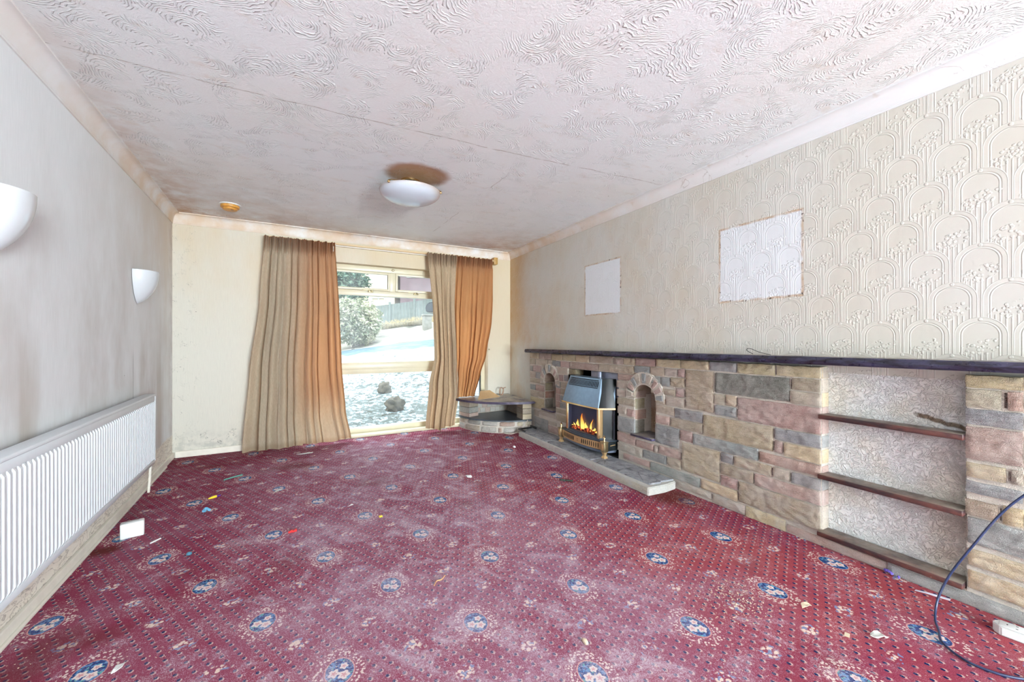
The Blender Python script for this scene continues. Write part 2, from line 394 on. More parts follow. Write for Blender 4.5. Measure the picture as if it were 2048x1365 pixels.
def mat_stripe_paper(name, warm, back):
    """fine vertical ribbed wallpaper; back = the window wall"""
    n = NT(name); co, x, y, z = n.coord()
    rib = n.noise(n.vec(x * 1.0, 0.0, z * 0.035), 240.0, 3.0, 0.7)
    rib2 = n.noise(n.vec(x * 1.0, 0.0, z * 0.02), 60.0, 2.0)
    c = n.mix(n.ss(rib, 0.3, 0.7), tuple(v * 0.93 for v in warm), warm)
    big = n.noise(n.vec(x, 0.0, z * 0.45), 2.4, 4.0, 0.6)
    if back:
        up = n.ss(z, 0.9, 2.3) * n.ss(big, 0.2, 0.75)
        c = n.mix(up * 0.55, c, srgb(214, 188, 146))
        c = n.mix(n.ss(x, 0.2, 1.3) * n.ss(z, 0.2, 1.2) * 0.40, c, srgb(216, 190, 142))
        c = n.mix(n.ss(z, 0.32, 0.05) * n.ss(n.noise(co, 16.0, 4.0), 0.40, 0.65) * 0.35, c, srgb(130, 135, 132))
        edge = n.ss(x, -0.72, -1.02)
    else:
        c = n.mix(n.ss(big, 0.38, 0.70) * n.ss(z, 2.6, 0.8) * 0.5, c, srgb(190, 178, 170))
        streak = n.ss(n.noise(n.vec(x, 0.0, z * 0.12), 3.3, 3.0), 0.53, 0.68) * n.ss(z, 1.3, 0.75)
        c = n.mix(streak * 0.45, c, srgb(176, 158, 140))
        c = n.mix(n.ss(z, 0.9, 2.35) * n.ss(x, 2.4, 0.0) * n.ss(big, 0.2, 0.6) * 0.65, c, srgb(208, 184, 158))
        c = n.mix(n.ss(x, 0.22, 0.0) * n.ss(n.noise(co, 8.0, 4.0), 0.25, 0.65) * 0.45, c, srgb(170, 150, 142))
        # seam of the paper lifting
        c = n.mix(n.ss((x - 1.19).abs(), 0.004, 0.001) * n.ss(z, 1.12, 1.0), c, srgb(90, 76, 66))
        edge = n.ss(x, 0.16, 0.02)
        # bare cracked plaster under the radiator
        low = n.ss(z + (n.noise(co, 7.0, 3.0) - 0.5) * 0.08, 0.235, 0.20)
        pl = n.mix(n.noise(co, 11.0, 4.0), srgb(248, 242, 232), srgb(234, 220, 204))
        crk = n.ss(n.m('ABSOLUTE', n.noise(n.vec(x * 0.45, 0.0, z * 1.3), 18.0, 4.0, 0.65, 1.4) - 0.5), 0.03, 0.008)
        pl = n.mix(crk * 0.5, pl, srgb(130, 108, 94))
        c = n.mix(low, c, pl)
    hair = n.ss(n.m('ABSOLUTE', n.noise(n.vec(x, 0.0, z * 0.7), 9.0, 3.0, 0.6, 2.0) - 0.5), 0.006, 0.002) * edge * n.ss(n.noise(co, 11.0, 1.0), 0.48, 0.56)
    c = n.mix(hair * 0.7, c, srgb(96, 90, 84))
    if back: c = n.mix(n.ss(n.m('ABSOLUTE', n.noise(n.vec(x, 3.0, z), 7.0, 3.0, 0.6, 1.0) - 0.5), 0.005, 0.002) * n.ss(z, 0.35, 0.2) * n.ss(n.noise(co, 6.0, 1.0), 0.45, 0.55) * 0.8, c, srgb(80, 80, 80))
    c = n.mix(n.ss(n.voro(co, 5.0), 0.022, 0.013), c, srgb(96, 84, 76))
    n.pbr(c, 0.75, 0.0, n.bump(rib + rib2 * 0.5, 0.28, 0.004), 0.3)
    return n.mat

def mat_embossed():
    n = NT('embossed_arch_wallpaper'); co, x, y, z = n.coord()
    W, H, R = 0.171, 0.325, 0.079
    def arch(u0, v0):
        u = (x - u0) / W; du = (u - u.round()) * W
        v = (z - v0) / H; dz = (v - n.m('CEIL', v)) * H          # -H .. 0 below the crown
        top = dz.gt(-R); rad = (du.sq() + (dz + R).sq()).sqrt()
        rho = rad * top + du.abs() * (1.0 - top)
        return du, dz, rho
    d0, z0, r0 = arch(4.475, 2.226); d1, z1, r1 = arch(4.475 + W / 2, 2.226 + H / 2)
    f0 = z0.gt(z1)                                                 # sub-lattice 0 lies in front
    rf = r0 * f0 + r1 * f0.inv(); rb = r1 * f0 + r0 * f0.inv()
    inside = rf.lt(R)
    pick0 = f0 * inside + f0.inv() * inside.inv()
    rho = rf * inside + rb * inside.inv(); du = d0 * pick0 + d1 * pick0.inv(); dz = z0 * pick0 + z1 * pick0.inv()
    band = n.ss(rho, 0.0805, 0.0775) * n.ss(rho, 0.060, 0.063)
    ridge = n.ss((rho - 0.0555).abs(), 0.0035, 0.001)
    edge = n.ss((rho - 0.0775).abs(), 0.0022, 0.0008)
    slant = dz + 0.135 - du * 0.35
    fm = n.ss((slant / 0.036).sq() + (du / 0.062).sq(), 1.15, 0.85)
    fv = n.voro(n.vec(x, z, 0.0), 74.0, 'F1')
    fl = n.ss(fv, 0.52, 0.30) * fm
    stem = n.ss((du * 2 * math.pi / 0.0155).sin(), 0.1, 0.9) * n.ss(dz, -0.150, -0.165) * n.ss(du.abs(), 0.046, 0.042)
    crown = n.ss((du.sq() + (dz + 0.010).sq()).sqrt(), 0.0085, 0.004)
    h = band * 0.45 + ridge * 0.8 + edge * 0.7 + fl * 0.9 + stem * 0.55 + crown * 0.9
    fade = n.ss(x, 0.2, 1.6) * 0.35 + 0.65
    base = n.mix(n.ss(n.noise(co, 1.3, 3.0), 0.35, 0.7), srgb(216, 210, 198), srgb(218, 214, 207))
    nz = n.noise(n.vec(x, z * 0.6, 1.0), 3.0, 4.0, 0.6)
    st = n.ss(x, 0.62, 0.05) * n.ss(z, 0.85, 1.6) * 1.1 + n.ss(x, 0.95, 0.1) * n.ss(z, 1.3, 2.2) * n.ss(nz, 0.3, 0.7) * 0.4
    st = st + n.ss(x, 1.15, 0.85) * n.ss(z, 1.5, 1.1) * n.ss(nz, 0.42, 0.7) * 0.35 + n.ss(nz, 0.35, 0.75) * 0.32 * n.ss(x, 4.6, 2.2) + n.ss(x, 0.35, 0.1) * n.ss(z, 1.2, 0.9) * 0.25
    c = n.mix(st.clamp() * 0.85, base, srgb(206, 168, 122))
    # pale squares where two pictures hung, with grimy torn outlines
    for (a, b, lo, hi, k) in ((1.715, 2.245, 1.413, 1.929, 0.8), (3.245, 3.775, 1.420, 1.930, 1.0)):
        wob = (n.noise(co, 20.0, 2.0) - 0.5) * 0.008
        qx = (x - (a + b) / 2).abs() - (b - a) / 2 + wob; qz = (z - (lo + hi) / 2).abs() - (hi - lo) / 2 + wob
        q = qx.max(qz)
        c = n.mix(n.ss(q, 0.004, -0.004) * 0.92, c, srgb(238, 240, 244))
        rim = n.ss(q.abs(), 0.011, 0.003) * n.ss(n.noise(co, 13.0, 3.0), 0.28, 0.62)
        c = n.mix(rim * 0.75, c, srgb(190, 152, 112))
        torn = n.ss(q.abs(), 0.013, 0.003) * n.ss(n.noise(co, 38.0, 3.0, 0.6), 0.60, 0.64)
        c = n.mix(torn, c, srgb(98, 80, 70))
        scratch = n.ss((q + 0.028).abs() + (n.noise(co, 30.0, 2.0) - 0.5) * 0.02, 0.006, 0.001) * n.ss(n.noise(n.vec(x, z, 4.0), 22.0, 2.0), 0.62, 0.66) * n.ss(qz, -0.09, -0.03)
        c = n.mix(scratch, c, srgb(120, 104, 96))
    c = n.mix(n.ss(h, 0.2, 0.9) * 0.18, c, srgb(240, 238, 232))
    n.pbr(c, 0.7, 0.0, n.bump(h * fade + n.noise(co, 300.0, 1.0) * 0.05, 0.5, 0.005), 0.3)
    return n.mat

def mat_stone():
    n = NT('split_faced_stone'); co, x, y, z = n.coord()
    a = n.attr('stone'); g = n.noise(co, 330.0, 2.0); m_ = n.noise(n.vec(x * 0.5, y, z * 1.9), 30.0, 6.0, 0.75, 0.6)
    c = n.mix(n.ss(g, 0.35, 0.7) * 0.55, n.mix(0.20, a, (0.03, 0.02, 0.015)), n.mix(0.46, a, (0.95, 0.91, 0.86)))
    c = n.mix(n.ss(m_, 0.54, 0.72) * 0.38, c, n.mix(0.6, a, srgb(70, 50, 38)))
    c = n.mix(n.ss(m_, 0.46, 0.34) * 0.35, c, n.mix(0.5, a, srgb(236, 226, 214)))
    vein = n.ss(n.m('ABSOLUTE', n.noise(n.vec(x * 0.3, y, z * 1.4), 22.0, 4.0, 0.65, 1.0) - 0.5), 0.018, 0.004)
    c = n.mix(vein * 0.28, c, srgb(74, 54, 44))
    c = n.mix(n.ss(z, 0.45, 0.0) * n.ss(n.noise(co, 12.0, 4.0), 0.4, 0.7) * 0.35, c, srgb(206, 206, 206))
    c = n.mix(n.ss(n.noise(co, 5.0, 5.0, 0.7), 0.35, 0.75) * 0.38, c, srgb(226, 216, 208))
    n.pbr(c, 0.9, 0.0, n.bump(m_ + g * 0.45, 1.0, 0.011), 0.2)
    return n.mat
def mat_slate(name, c0, c1, rough=0.35, top_dust=0.4):
    n = NT(name); co, x, y, z = n.coord()
    f = n.noise(n.vec(x, y, z * 4.0), 9.0, 5.0, 0.65, 0.8); r = n.noise(co, 40.0, 3.0)
    c = n.mix(n.ss(f, 0.35, 0.7), c0, c1)
    c = n.mix(n.ss(n.noise(co, 160.0, 1.0), 0.78, 0.82), c, srgb(200, 190, 180))
    nz = n.new('ShaderNodeNewGeometry'); up = n.sep(V(n, nz.outputs['Normal']))[2]
    c = n.mix(n.ss(up, 0.6, 0.95) * n.ss(n.noise(n.vec(x, y, 2.0), 7.0, 4.0), 0.25, 0.7) * top_dust, c, srgb(196, 184, 164))  # beige dust settled on the upward faces
    n.pbr(c, n.ss(r, 0.2, 0.8) * 0.3 + rough, 0.0, n.bump(f + r * 0.3, 0.25, 0.004), 0.5)
    return n.mat
def mat_rough_plaster():
    n = NT('rough_white_plaster'); co, x, y, z = n.coord()
    w = n.noise(co, 22.0, 2.0, 0.5, 0.0, 1); q = n.new('ShaderNodeVectorMath', operation='MULTIPLY_ADD')
    n.put(q.inputs[0], w); q.inputs[1].default_value = (0.05, 0.05, 0.05); n.put(q.inputs[2], co)
    qv = V(n, q.outputs[0]); v1 = n.noise(qv, 42.0, 3.0, 0.55, 1.5); v2 = n.voro(qv, 55.0, 'SMOOTH_F1')
    h = n.ss(v1, 0.42, 0.58) + v2 * 0.4
    c = n.mix(n.ss(n.noise(co, 4.0, 3.0), 0.4, 0.7), srgb(250, 250, 248), srgb(244, 238, 226))
    c = n.mix(n.ss(v1, 0.40, 0.28) * 0.35, c, srgb(178, 160, 140))
    x = x + 2.3
    c = n.mix(n.ss(x, 4.22, 4.36) * n.ss(n.noise(co, 5.0, 3.0), 0.3, 0.65) * 0.55, c, srgb(178, 158, 142))
    # torn brown scar low down to the right
    sc = (z - 0.775 + (x - 4.33) * 0.26 - (n.noise(n.vec(x, 0.0, 0.0), 14.0, 2.0) - 0.5) * 0.05).abs()
    m_ = n.ss(sc, 0.016, 0.006) * n.ss(x, 4.25, 4.28) * n.ss(n.noise(co, 20.0, 3.0), 0.2, 0.4)
    c = n.mix(m_ * 0.9, c, srgb(112, 84, 58))
    n.pbr(c, 0.85, 0.0, n.bump(h, 0.85, 0.007), 0.3)
    return n.mat
def mat_curtain(name, tone, seed, wash, trans=0.32):
    n = NT(name); co, x, y, z = n.coord()
    weave = n.noise(n.vec(x, y, z * 0.12), 260.0, 2.0); wv2 = n.noise(n.vec(x * 0.3, y * 0.3, z), 300.0, 1.0)
    blot = n.noise(n.vec(x + seed, y, z * 0.35), 3.0, 4.0, 0.6)
    c = n.mix(n.ss(weave, 0.3, 0.7), tuple(v * 0.80 for v in tone), tone)
    c = n.mix(n.ss(blot, 0.40, 0.72) * 0.5, c, tuple(v * 0.62 for v in tone))
    if wash: c = n.mix(n.ss(x, wash[0], wash[1]) * n.ss(z, 0.1, 0.7) * 0.75, c, srgb(186, 132, 94))  # brown of the window light behind the cloth, painted across its width
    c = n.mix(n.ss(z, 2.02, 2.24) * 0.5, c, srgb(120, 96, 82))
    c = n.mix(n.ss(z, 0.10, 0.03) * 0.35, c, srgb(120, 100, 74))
    d = n.new('ShaderNodeBsdfDiffuse'); n.put(d.inputs[0], c)
    t = n.new('ShaderNodeBsdfTranslucent'); n.put(t.inputs[0], n.mix(0.6, c, srgb(246, 160, 84)))
    nm = n.bump(weave + wv2 * 0.7, 0.35, 0.002); n.put(d.inputs['Normal'], nm); n.put(t.inputs['Normal'], nm)
    mx = n.new('ShaderNodeMixShader'); mx.inputs[0].default_value = trans
    n.t.links.new(d.outputs[0], mx.inputs[1]); n.t.links.new(t.outputs[0], mx.inputs[2]); n.t.links.new(mx.outputs[0], n.out.inputs[0])
    return n.mat
def mat_glass(name, haze, tint=(0.93, 0.97, 0.98)):
    n = NT(name); co, x, y, z = n.coord()
    tr = n.new('ShaderNodeBsdfTransparent'); n.put(tr.inputs[0], tint); bf = n.new('ShaderNodeNewGeometry')
    gl = n.new('ShaderNodeBsdfGlossy'); gl.inputs['Roughness'].default_value = 0.35
    df = n.new('ShaderNodeBsdfTranslucent'); n.put(df.inputs[0], (0.9, 0.92, 0.95))
    fr = n.new('ShaderNodeFresnel'); fr.inputs[0].default_value = 1.3
    ff = V(n, fr.outputs[0]) * V(n, bf.outputs['Backfacing']).inv()
    a = n.new('ShaderNodeMixShader'); n.put(a.inputs[0], ff); n.t.links.new(tr.outputs[0], a.inputs[1]); n.t.links.new(gl.outputs[0], a.inputs[2])
    b = n.new('ShaderNodeMixShader'); n.put(b.inputs[0], n.ss(n.noise(n.vec(x, y, z * 0.5), 3.0, 4.0), 0.3, 0.8) * haze)
    n.t.links.new(a.outputs[0], b.inputs[1]); n.t.links.new(df.outputs[0], b.inputs[2]); n.t.links.new(b.outputs[0], n.out.inputs[0])
    return n.mat
def mat_emit(name, col, strength):
    n = NT(name); e = n.new('ShaderNodeEmission'); n.put(e.inputs[0], col); e.inputs[1].default_value = strength
    n.t.links.new(e.outputs[0], n.out.inputs[0]); return n.mat
def mat_flame():
    n = NT('gas_flame'); co, x, y, z = n.coord()
    f = n.noise(n.vec(x, y, z * 0.5), 60.0, 2.0)
    c = n.mix(n.ss(z + (f - 0.5) * 0.08, 0.21, 0.33), srgb(255, 206, 96), srgb(255, 122, 26))
    e = n.new('ShaderNodeEmission'); n.put(e.inputs[0], c); e.inputs[1].default_value = 1.7
    t = n.new('ShaderNodeBsdfTransparent'); mx = n.new('ShaderNodeMixShader'); n.put(mx.inputs[0], n.ss(f, 0.25, 0.5) * 0.6 + 0.4)
    n.t.links.new(t.outputs[0], mx.inputs[1]); n.t.links.new(e.outputs[0], mx.inputs[2]); n.t.links.new(mx.outputs[0], n.out.inputs[0]); return n.mat
def mat_ground():
    n = NT('snowy_garden_soil'); co, x, y, z = n.coord()
    d = x * math.sin(TH) + y * math.cos(TH)                       # distance up the street
    f = n.noise(co, 4.5, 7.0, 0.72, 0.6); g = n.noise(co, 15.0, 4.0, 0.7)
    cover = n.ss(d, 6.0, 13.0) * 0.10
    m_ = n.ss(f * 0.6 + g * 0.4 + cover, 0.505, 0.555)
    c = n.mix(m_, n.mix(g, srgb(70, 78, 80), srgb(122, 126, 120)), srgb(180, 196, 204))
    far = n.ss(d, 17.0, 19.0)
    c = n.mix(far, c, n.mix(n.ss(n.noise(co, 0.6, 4.0), 0.52, 0.66), srgb(172, 165, 152), srgb(106, 102, 94)))
    n.pbr(c, 0.85, 0.0, n.bump(f + g * 0.5, 0.8, 0.08), 0.2)
    return n.mat
def mat_foliage(name, c0, c1):
    n = NT(name); co, x, y, z = n.coord(); f = n.noise(co, 3.5, 4.0, 0.7)
    n.pbr(n.mix(n.ss(f, 0.42, 0.58), c0, c1), 0.8, 0.0, None, 0.2); return n.mat

M_CARPET = mat_carpet(); M_CEIL = mat_ceiling(); M_COVE = mat_cove(); M_EMB = mat_embossed()
M_LEFT = mat_stripe_paper('ribbed_white_wallpaper', srgb(240, 240, 241), False)
M_BACK = mat_stripe_paper('ribbed_cream_wallpaper', srgb(222, 216, 204), True)
M_STONE = mat_stone(); M_ALC = mat_rough_plaster()
M_SLATE = mat_slate('purple_slate', srgb(56, 46, 66), srgb(96, 92, 122), 0.25, 0.55)
M_SLATE_D = mat_slate('dark_slate', srgb(44, 40, 44), srgb(84, 66, 62), 0.25, 0.25)
M_SLATE_H = mat_slate('grey_hearth_slate', srgb(104, 104, 108), srgb(146, 144, 146), 0.5, 0.25)
M_PAINT = plain('aged_cream_gloss_paint', srgb(224, 214, 186), 0.35, var=0.04, nscale=8, bump=0.06)
M_SKIRT = plain('scuffed_cream_skirting', srgb(242, 233, 220), 0.5, var=0.08, nscale=14, bump=0.2)
M_REVEAL = plain('white_window_reveal', srgb(222, 222, 220), 0.6, var=0.04)
M_WHITE = plain('white_enamel', srgb(220, 223, 227), 0.35, var=0.02)
M_PLASTIC = plain('white_plastic', srgb(228, 228, 226), 0.35, var=0.02)
M_BRASS = plain('polished_brass', (0.80, 0.56, 0.28), 0.25, 1.0, var=0.08)
M_BRASS_S = plain('satin_brass_plate', srgb(214, 176, 128), 0.4, 0.55, var=0.05)
M_BRASS_D = plain('aged_brass', (0.42, 0.33, 0.19), 0.35, 1.0, var=0.15)
M_BLACK = plain('black_enamel', (0.012, 0.016, 0.018), 0.28, var=0.2)
M_HOOD = plain('blue_black_satin_hood', (0.22, 0.32, 0.43), 0.28, 0.35, var=0.08)
M_IRON = plain('grey_cast_trim', srgb(84, 92, 104), 0.35, 0.4, var=0.1)
M_DARK = plain('deep_black', (0.004, 0.004, 0.004), 0.9, var=0.3)  # near-black for the fire opening, slots and small dark parts
M_OPAL = plain('opal_glass', srgb(212, 214, 218), 0.18, var=0.01, spec=0.6)
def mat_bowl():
    n = NT('opal_bowl_brown_reflection'); co, x, y, z = n.coord(); f = n.noise(co, 6.0, 2.0)
    n.pbr(n.mix(n.ss(z + (f - 0.5) * 0.03 + x * 0.08 + y * 0.10, -0.150, -0.095) * 0.75, srgb(204, 210, 220), srgb(168, 138, 118)), 0.18, 0.0, None, 0.6); return n.mat  # brown reflection of the ceiling painted up one side towards the rim
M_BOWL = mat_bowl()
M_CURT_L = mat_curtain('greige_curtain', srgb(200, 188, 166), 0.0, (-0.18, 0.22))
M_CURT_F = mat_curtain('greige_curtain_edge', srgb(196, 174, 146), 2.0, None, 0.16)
M_CURT_R = mat_curtain('amber_backlit_curtain', srgb(204, 160, 112), 4.0, (-0.3, 0.25))  # tone already holds the amber of daylight coming through the cloth
M_GLASS = mat_glass('misted_window_glass', 0.10); M_GLASS2 = mat_glass('fire_glass', 0.0, (0.75, 0.78, 0.85))

# ------------------------------------------------------------------ the room shell
YB = 5.007; YR = -5.60; CH = 2.40
bm = BM(); box(bm, (-1.35, YR - 0.2, -0.08), (3.05, YB + 0.02, 0.0)); struct('floor', bm, M_CARPET)
bm = BM(); box(bm, (-1.35, YR - 0.2, CH), (3.15, YB + 0.32, CH + 0.15)); struct('ceiling', bm, M_CEIL)
# left wall, in its own frame: x = distance from the far corner, y = into the room
LEN = 10.75
bm = BM(); box(bm, (-0.2, -0.2, -0.05), (LEN, 0.0, CH + 0.05)); struct('wall_left', bm, M_LEFT, LF)
# right wall: only above the stonework, plus the full-height strip in the far corner
bm = BM()
box(bm, (-0.2, 0.0, 0.97), (LEN, 0.2, CH + 0.05)); box(bm, (-0.2, 0.0, -0.05), (0.67, 0.2, 0.97))
struct('wall_right', bm, M_EMB, RF)
# back wall with the big window opening
WX0, WX1, WZ0, WZ1 = 0.10, 2.385, 0.03, 2.062
bm = BM()
box(bm, (-1.2, YB, -0.05), (WX0, YB + 0.28, CH + 0.05)); box(bm, (WX1, YB, -0.05), (3.0, YB + 0.28, CH + 0.05))
box(bm, (WX0, YB, WZ1), (WX1, YB + 0.28, CH + 0.05)); box(bm, (WX0, YB, -0.05), (WX1, YB + 0.28, WZ0))
struct('wall_back', bm, M_BACK)
# rear wall (behind the photographer) with an opening for the assumed wide window
bm = BM()
for a, b in (((-1.2, -0.05), (0.42, CH + 0.05)), ((2.48, -0.05), (3.0, CH + 0.05)), ((0.42, -0.05), (2.48, 0.30)), ((0.42, 2.30), (2.48, CH + 0.05))):
    box(bm, (a[0], YR - 0.2, a[1]), (b[0], YR, b[1]))
struct('wall_rear', bm, M_REVEAL)
# coving
def cove(name, s0, s1, drop, proj, mtx, inward, m0, m1):
    """concave plaster cove; inward = sign of the local y that points into the room; m0/m1 mitre the ends"""
    bm = BM(); prof = [(0.0, CH - drop - 0.004), (0.007, CH - drop - 0.004), (0.007, CH - drop + 0.006)]
    for k in range(0, 9):
        a = math.pi / 2 * k / 8
        prof.append((0.009 + (proj - 0.02) * (1 - math.cos(a)), CH - drop + 0.008 + (drop - 0.018) * math.sin(a)))
    prof += [(proj - 0.006, CH - 0.009), (proj, CH - 0.009), (proj, CH + 0.004), (0.0, CH + 0.004)]
    rings = []
    for s, mt in ((s0, m0), (s1, m1)):
        rings.append([bm.verts.new((s + mt * p[0], inward * p[0], p[1])) for p in prof])
    for k in range(len(prof)):
        q = (rings[0][k], rings[0][(k + 1) % len(prof)], rings[1][(k + 1) % len(prof)], rings[1][k]); bm.faces.new(q)
    bm.faces.new(rings[0]); bm.faces.new(rings[1][::-1])
    return struct(name, bm, M_COVE, mtx, smooth=True)
cove('trim_1', 0.0, LEN, 0.10, 0.062, LF, 1, 1, 0)
cove('trim_2', 0.0, LEN, 0.085, 0.075, RF, -1, 1, 0)
cove('trim_3', -1.03, 2.74, 0.10, 0.065, Matrix.Translation((0, YB, 0)), -1, 1, -1)
# skirtings
bm = BM(); box(bm, (0.0, 0.0, 0.0), (LEN, 0.018, 0.055), 0.004); box(bm, (0.35, 0.018, 0.0), (LEN, 0.030, 0.014), 0.003)
struct('baseboard_left', bm, M_SKIRT, LF)
bm = BM(); box(bm, (-1.0, YB - 0.018, 0.0), (WX0, YB, 0.062), 0.004); struct('baseboard_back', bm, M_SKIRT)

# ------------------------------------------------------------------ the window
wnd = bpy.data.objects.new('window_1', None); COL.objects.link(wnd); wnd.location = (1.24, 5.16, 0.03); wnd['kind'] = 'structure'
WO = (1.24, 5.16, 0.03)
def wpart(name, bm, mat, parent=None):
    return mesh_obj(name, bm, mat, parent or wnd, None, WO)
Y0, Y1 = 5.115, 5.185
bm = BM()
box(bm, (WX0, Y0, WZ0), (WX0 + 0.06, Y1, WZ1), 0.004); box(bm, (WX1 - 0.06, Y0, WZ0), (WX1, Y1, WZ1), 0.004)
box(bm, (WX0 + 0.06, Y0, 2.000), (WX1 - 0.06, Y1, WZ1), 0.004)
box(bm, (WX0 + 0.06, Y0, 1.700), (WX1 - 0.06, Y1, 1.765), 0.004)
box(bm, (WX0 + 0.06, Y0, 0.745), (WX1 - 0.06, Y1, 0.885), 0.004)
box(bm, (WX0 + 0.06, Y0 - 0.012, 0.800), (WX1 - 0.06, Y0, 0.868), 0.004)
box(bm, (WX0 + 0.06, Y0, WZ0), (WX1 - 0.06, Y1, 0.095), 0.004)
box(bm, (1.075, Y0, 1.765), (1.145, Y1, 2.000), 0.004)
wpart('window_frame', bm, M_PAINT)
for a, b, lx in ((WX0 + 0.06, 1.075, 0.84), (1.145, WX1 - 0.06, 1.40)):
    bm = BM(); t = 0.026; z0, z1 = 1.768, 1.997
    for p, q in (((a, z0), (a + t, z1)), ((b - t, z0), (b, z1)), ((a + t, z0), (b - t, z0 + t)), ((a + t, z1 - t), (b - t, z1))):
        box(bm, (p[0], Y0 - 0.012, p[1]), (q[0], Y0 + 0.03, q[1]), 0.003)
    cs = wpart('fanlight_sash', bm, M_PAINT)
    bm = BM(); box(bm, (a + t, Y0 + 0.006, z0 + t), (b - t, Y0 + 0.010, z1 - t)); wpart('pane', bm, M_GLASS, cs)
    bm = BM(); box(bm, (lx - 0.10, Y0 - 0.020, 1.764), (lx + 0.02, Y0 - 0.012, 1.772), 0.002)
    box(bm, (lx - 0.03, Y0 - 0.030, 1.742), (lx + 0.03, Y0 - 0.001, 1.752), 0.003)
    lathe(bm, [(0.0, -0.005), (0.007, -0.005), (0.007, 0.022), (0.0, 0.022)], 10, (lx - 0.016, Y0 - 0.022, 1.745)); lathe(bm, [(0.0, -0.005), (0.007, -0.005), (0.007, 0.022), (0.0, 0.022)], 10, (lx + 0.016, Y0 - 0.022, 1.745))
    wpart('stay', bm, M_BRASS_D, cs)
bm = BM(); box(bm, (WX0 + 0.06, Y0 + 0.02, 0.885), (WX1 - 0.06, Y0 + 0.024, 1.700)); wpart('pane', bm, M_GLASS)
bm = BM(); box(bm, (WX0 + 0.06, Y0 + 0.02, 0.095), (WX1 - 0.06, Y0 + 0.024, 0.745)); wpart('pane', bm, M_GLASS)
bm = BM(); box(bm, (WX0, YB - 0.004, 0.0), (WX1, Y0 + 0.01, 0.036), 0.005); wpart('window_board', bm, M_PAINT)
bm = BM(); lathe(bm, [(0.0, 0.0), (0.012, 0.0), (0.014, 0.012), (0.008, 0.022), (0.0, 0.024)], 14, (1.11, 0, 0), 'Y')
bmesh.ops.scale(bm, verts=bm.verts, vec=(1, -1, 1)); bmesh.ops.translate(bm, verts=bm.verts, vec=(0, Y0, 2.035)); wpart('roller_peg', bm, M_BRASS_D)

# assumed rear window (out of view), built around the added fill light
wr_ = bpy.data.objects.new('assumed_rear_window', None); COL.objects.link(wr_); wr_.location = (1.45, YR - 0.08, 0.3); wr_['kind'] = 'structure'
bm = BM()
for p, q in (((0.42, 0.30), (0.47, 2.30)), ((2.43, 0.30), (2.48, 2.30)), ((0.47, 0.30), (2.43, 0.36)), ((0.47, 2.24), (2.43, 2.30)), ((1.42, 0.36), (1.48, 2.24))):
    box(bm, (p[0], YR - 0.12, p[1]), (q[0], YR - 0.05, q[1]), 0.004)
mesh_obj('window_frame', bm, M_PAINT, wr_, None, (1.45, YR - 0.08, 0.3))
rear_fill.location = (1.45, YR + 0.02, 1.20)

# ------------------------------------------------------------------ stone chimney wall (right wall frame, y = minus distance from wall)
SC = {'P': (206, 166, 154), 'Y': (230, 204, 160), 'G': (160, 162, 162), 'B': (200, 178, 150), 'L': (214, 196, 176), 'D': (118, 118, 112)}
def lay(bm): return bm.loops.layers.float_color.new('stone') if not bm.loops.layers.float_color.get('stone') else bm.loops.layers.float_color.get('stone')
def paint(bm, faces, rgb):
    L = lay(bm); c = srgb(*rgb) + (1.0,)
    for f in faces:
        for lp in f.loops: lp[L] = c
def stone(bm, s0, s1, z0, z1, rgb, d=0.055, out=0.011, r=0.004, cell=0.011, seed=0, rough=0.006):
    """one split-faced stone standing proud of the mortar"""
    def cuts(L):
        q = max(2, int((L - 0.006) / cell)); return [0.0, 0.0025 / L] + [(0.003 + (L - 0.006) * k / q) / L for k in range(1, q)] + [1 - 0.0025 / L, 1.0]
    cu, cv = cuts(s1 - s0), cuts(z1 - z0); nu, nv = len(cu) - 1, len(cv) - 1; rnd = random.Random(int(s0 * 977 + z0 * 3313))
    sd = rnd.random() * 50
    def fn(u, v):
        u = cu[min(nu, int(u * nu + 0.5))]; v = cv[min(nv, int(v * nv + 0.5))]
        s = s0 + (s1 - s0) * u; z = z0 + (z1 - z0) * v
        e = min(u * (s1 - s0), (1 - u) * (s1 - s0), v * (z1 - z0), (1 - v) * (z1 - z0))
        k = 0.45 if 0 < e < 0.004 else 1.0
        h = out * (1 - (1 - k) ** 2) + rough * k * (noise.noise(Vector((s * 18 + sd, z * 40, 0))) + 0.8 * noise.noise(Vector((s * 50, z * 95 + sd, 1))))
        js = 0.003 * noise.noise(Vector((z * 30, sd, 2))); jz = 0.003 * noise.noise(Vector((s * 22, sd, 5)))
        if e < 1e-6: h = -0.008
        return (s + js, -(d + h), z + jz)
    n0 = len(bm.faces); grid(bm, nu, nv, fn); bm.faces.ensure_lookup_table()
    vr = rnd.uniform(-10, 10); paint(bm, bm.faces[n0:], tuple(max(0, min(255, c + vr + rnd.uniform(-4, 4))) for c in rgb))
MORT = (250, 238, 222); JOINT = (92, 60, 44)
N1 = (1.130, 0.122, 0.335, 0.660, 0.770)      # niche: centre s, half width, sill, springing, crown
N2 = (2.597, 0.121, 0.335, 0.670, 0.774)
FB = (1.490, 2.280, 0.848)                     # fire opening
DB = 0.30                                      # depth of the masonry behind the face
bm = BM(); lay(bm)
def mbox(s0, s1, z0, z1, d0, d1, rgb=MORT):
    n0 = len(bm.faces); box(bm, (s0, -d0, z0), (s1, -d1, z1)); bm.faces.ensure_lookup_table(); paint(bm, bm.faces[n0:], rgb)
F = 0.055; TOP = 0.995
mbox(0.668, N1[0] - N1[1], 0, TOP, -DB, F)
mbox(N1[0] + N1[1], FB[0], 0, TOP, -DB, F)
mbox(FB[0], FB[1], FB[2], TOP, -DB, F)
mbox(FB[1], N2[0] - N2[1], 0, TOP, -DB, F)
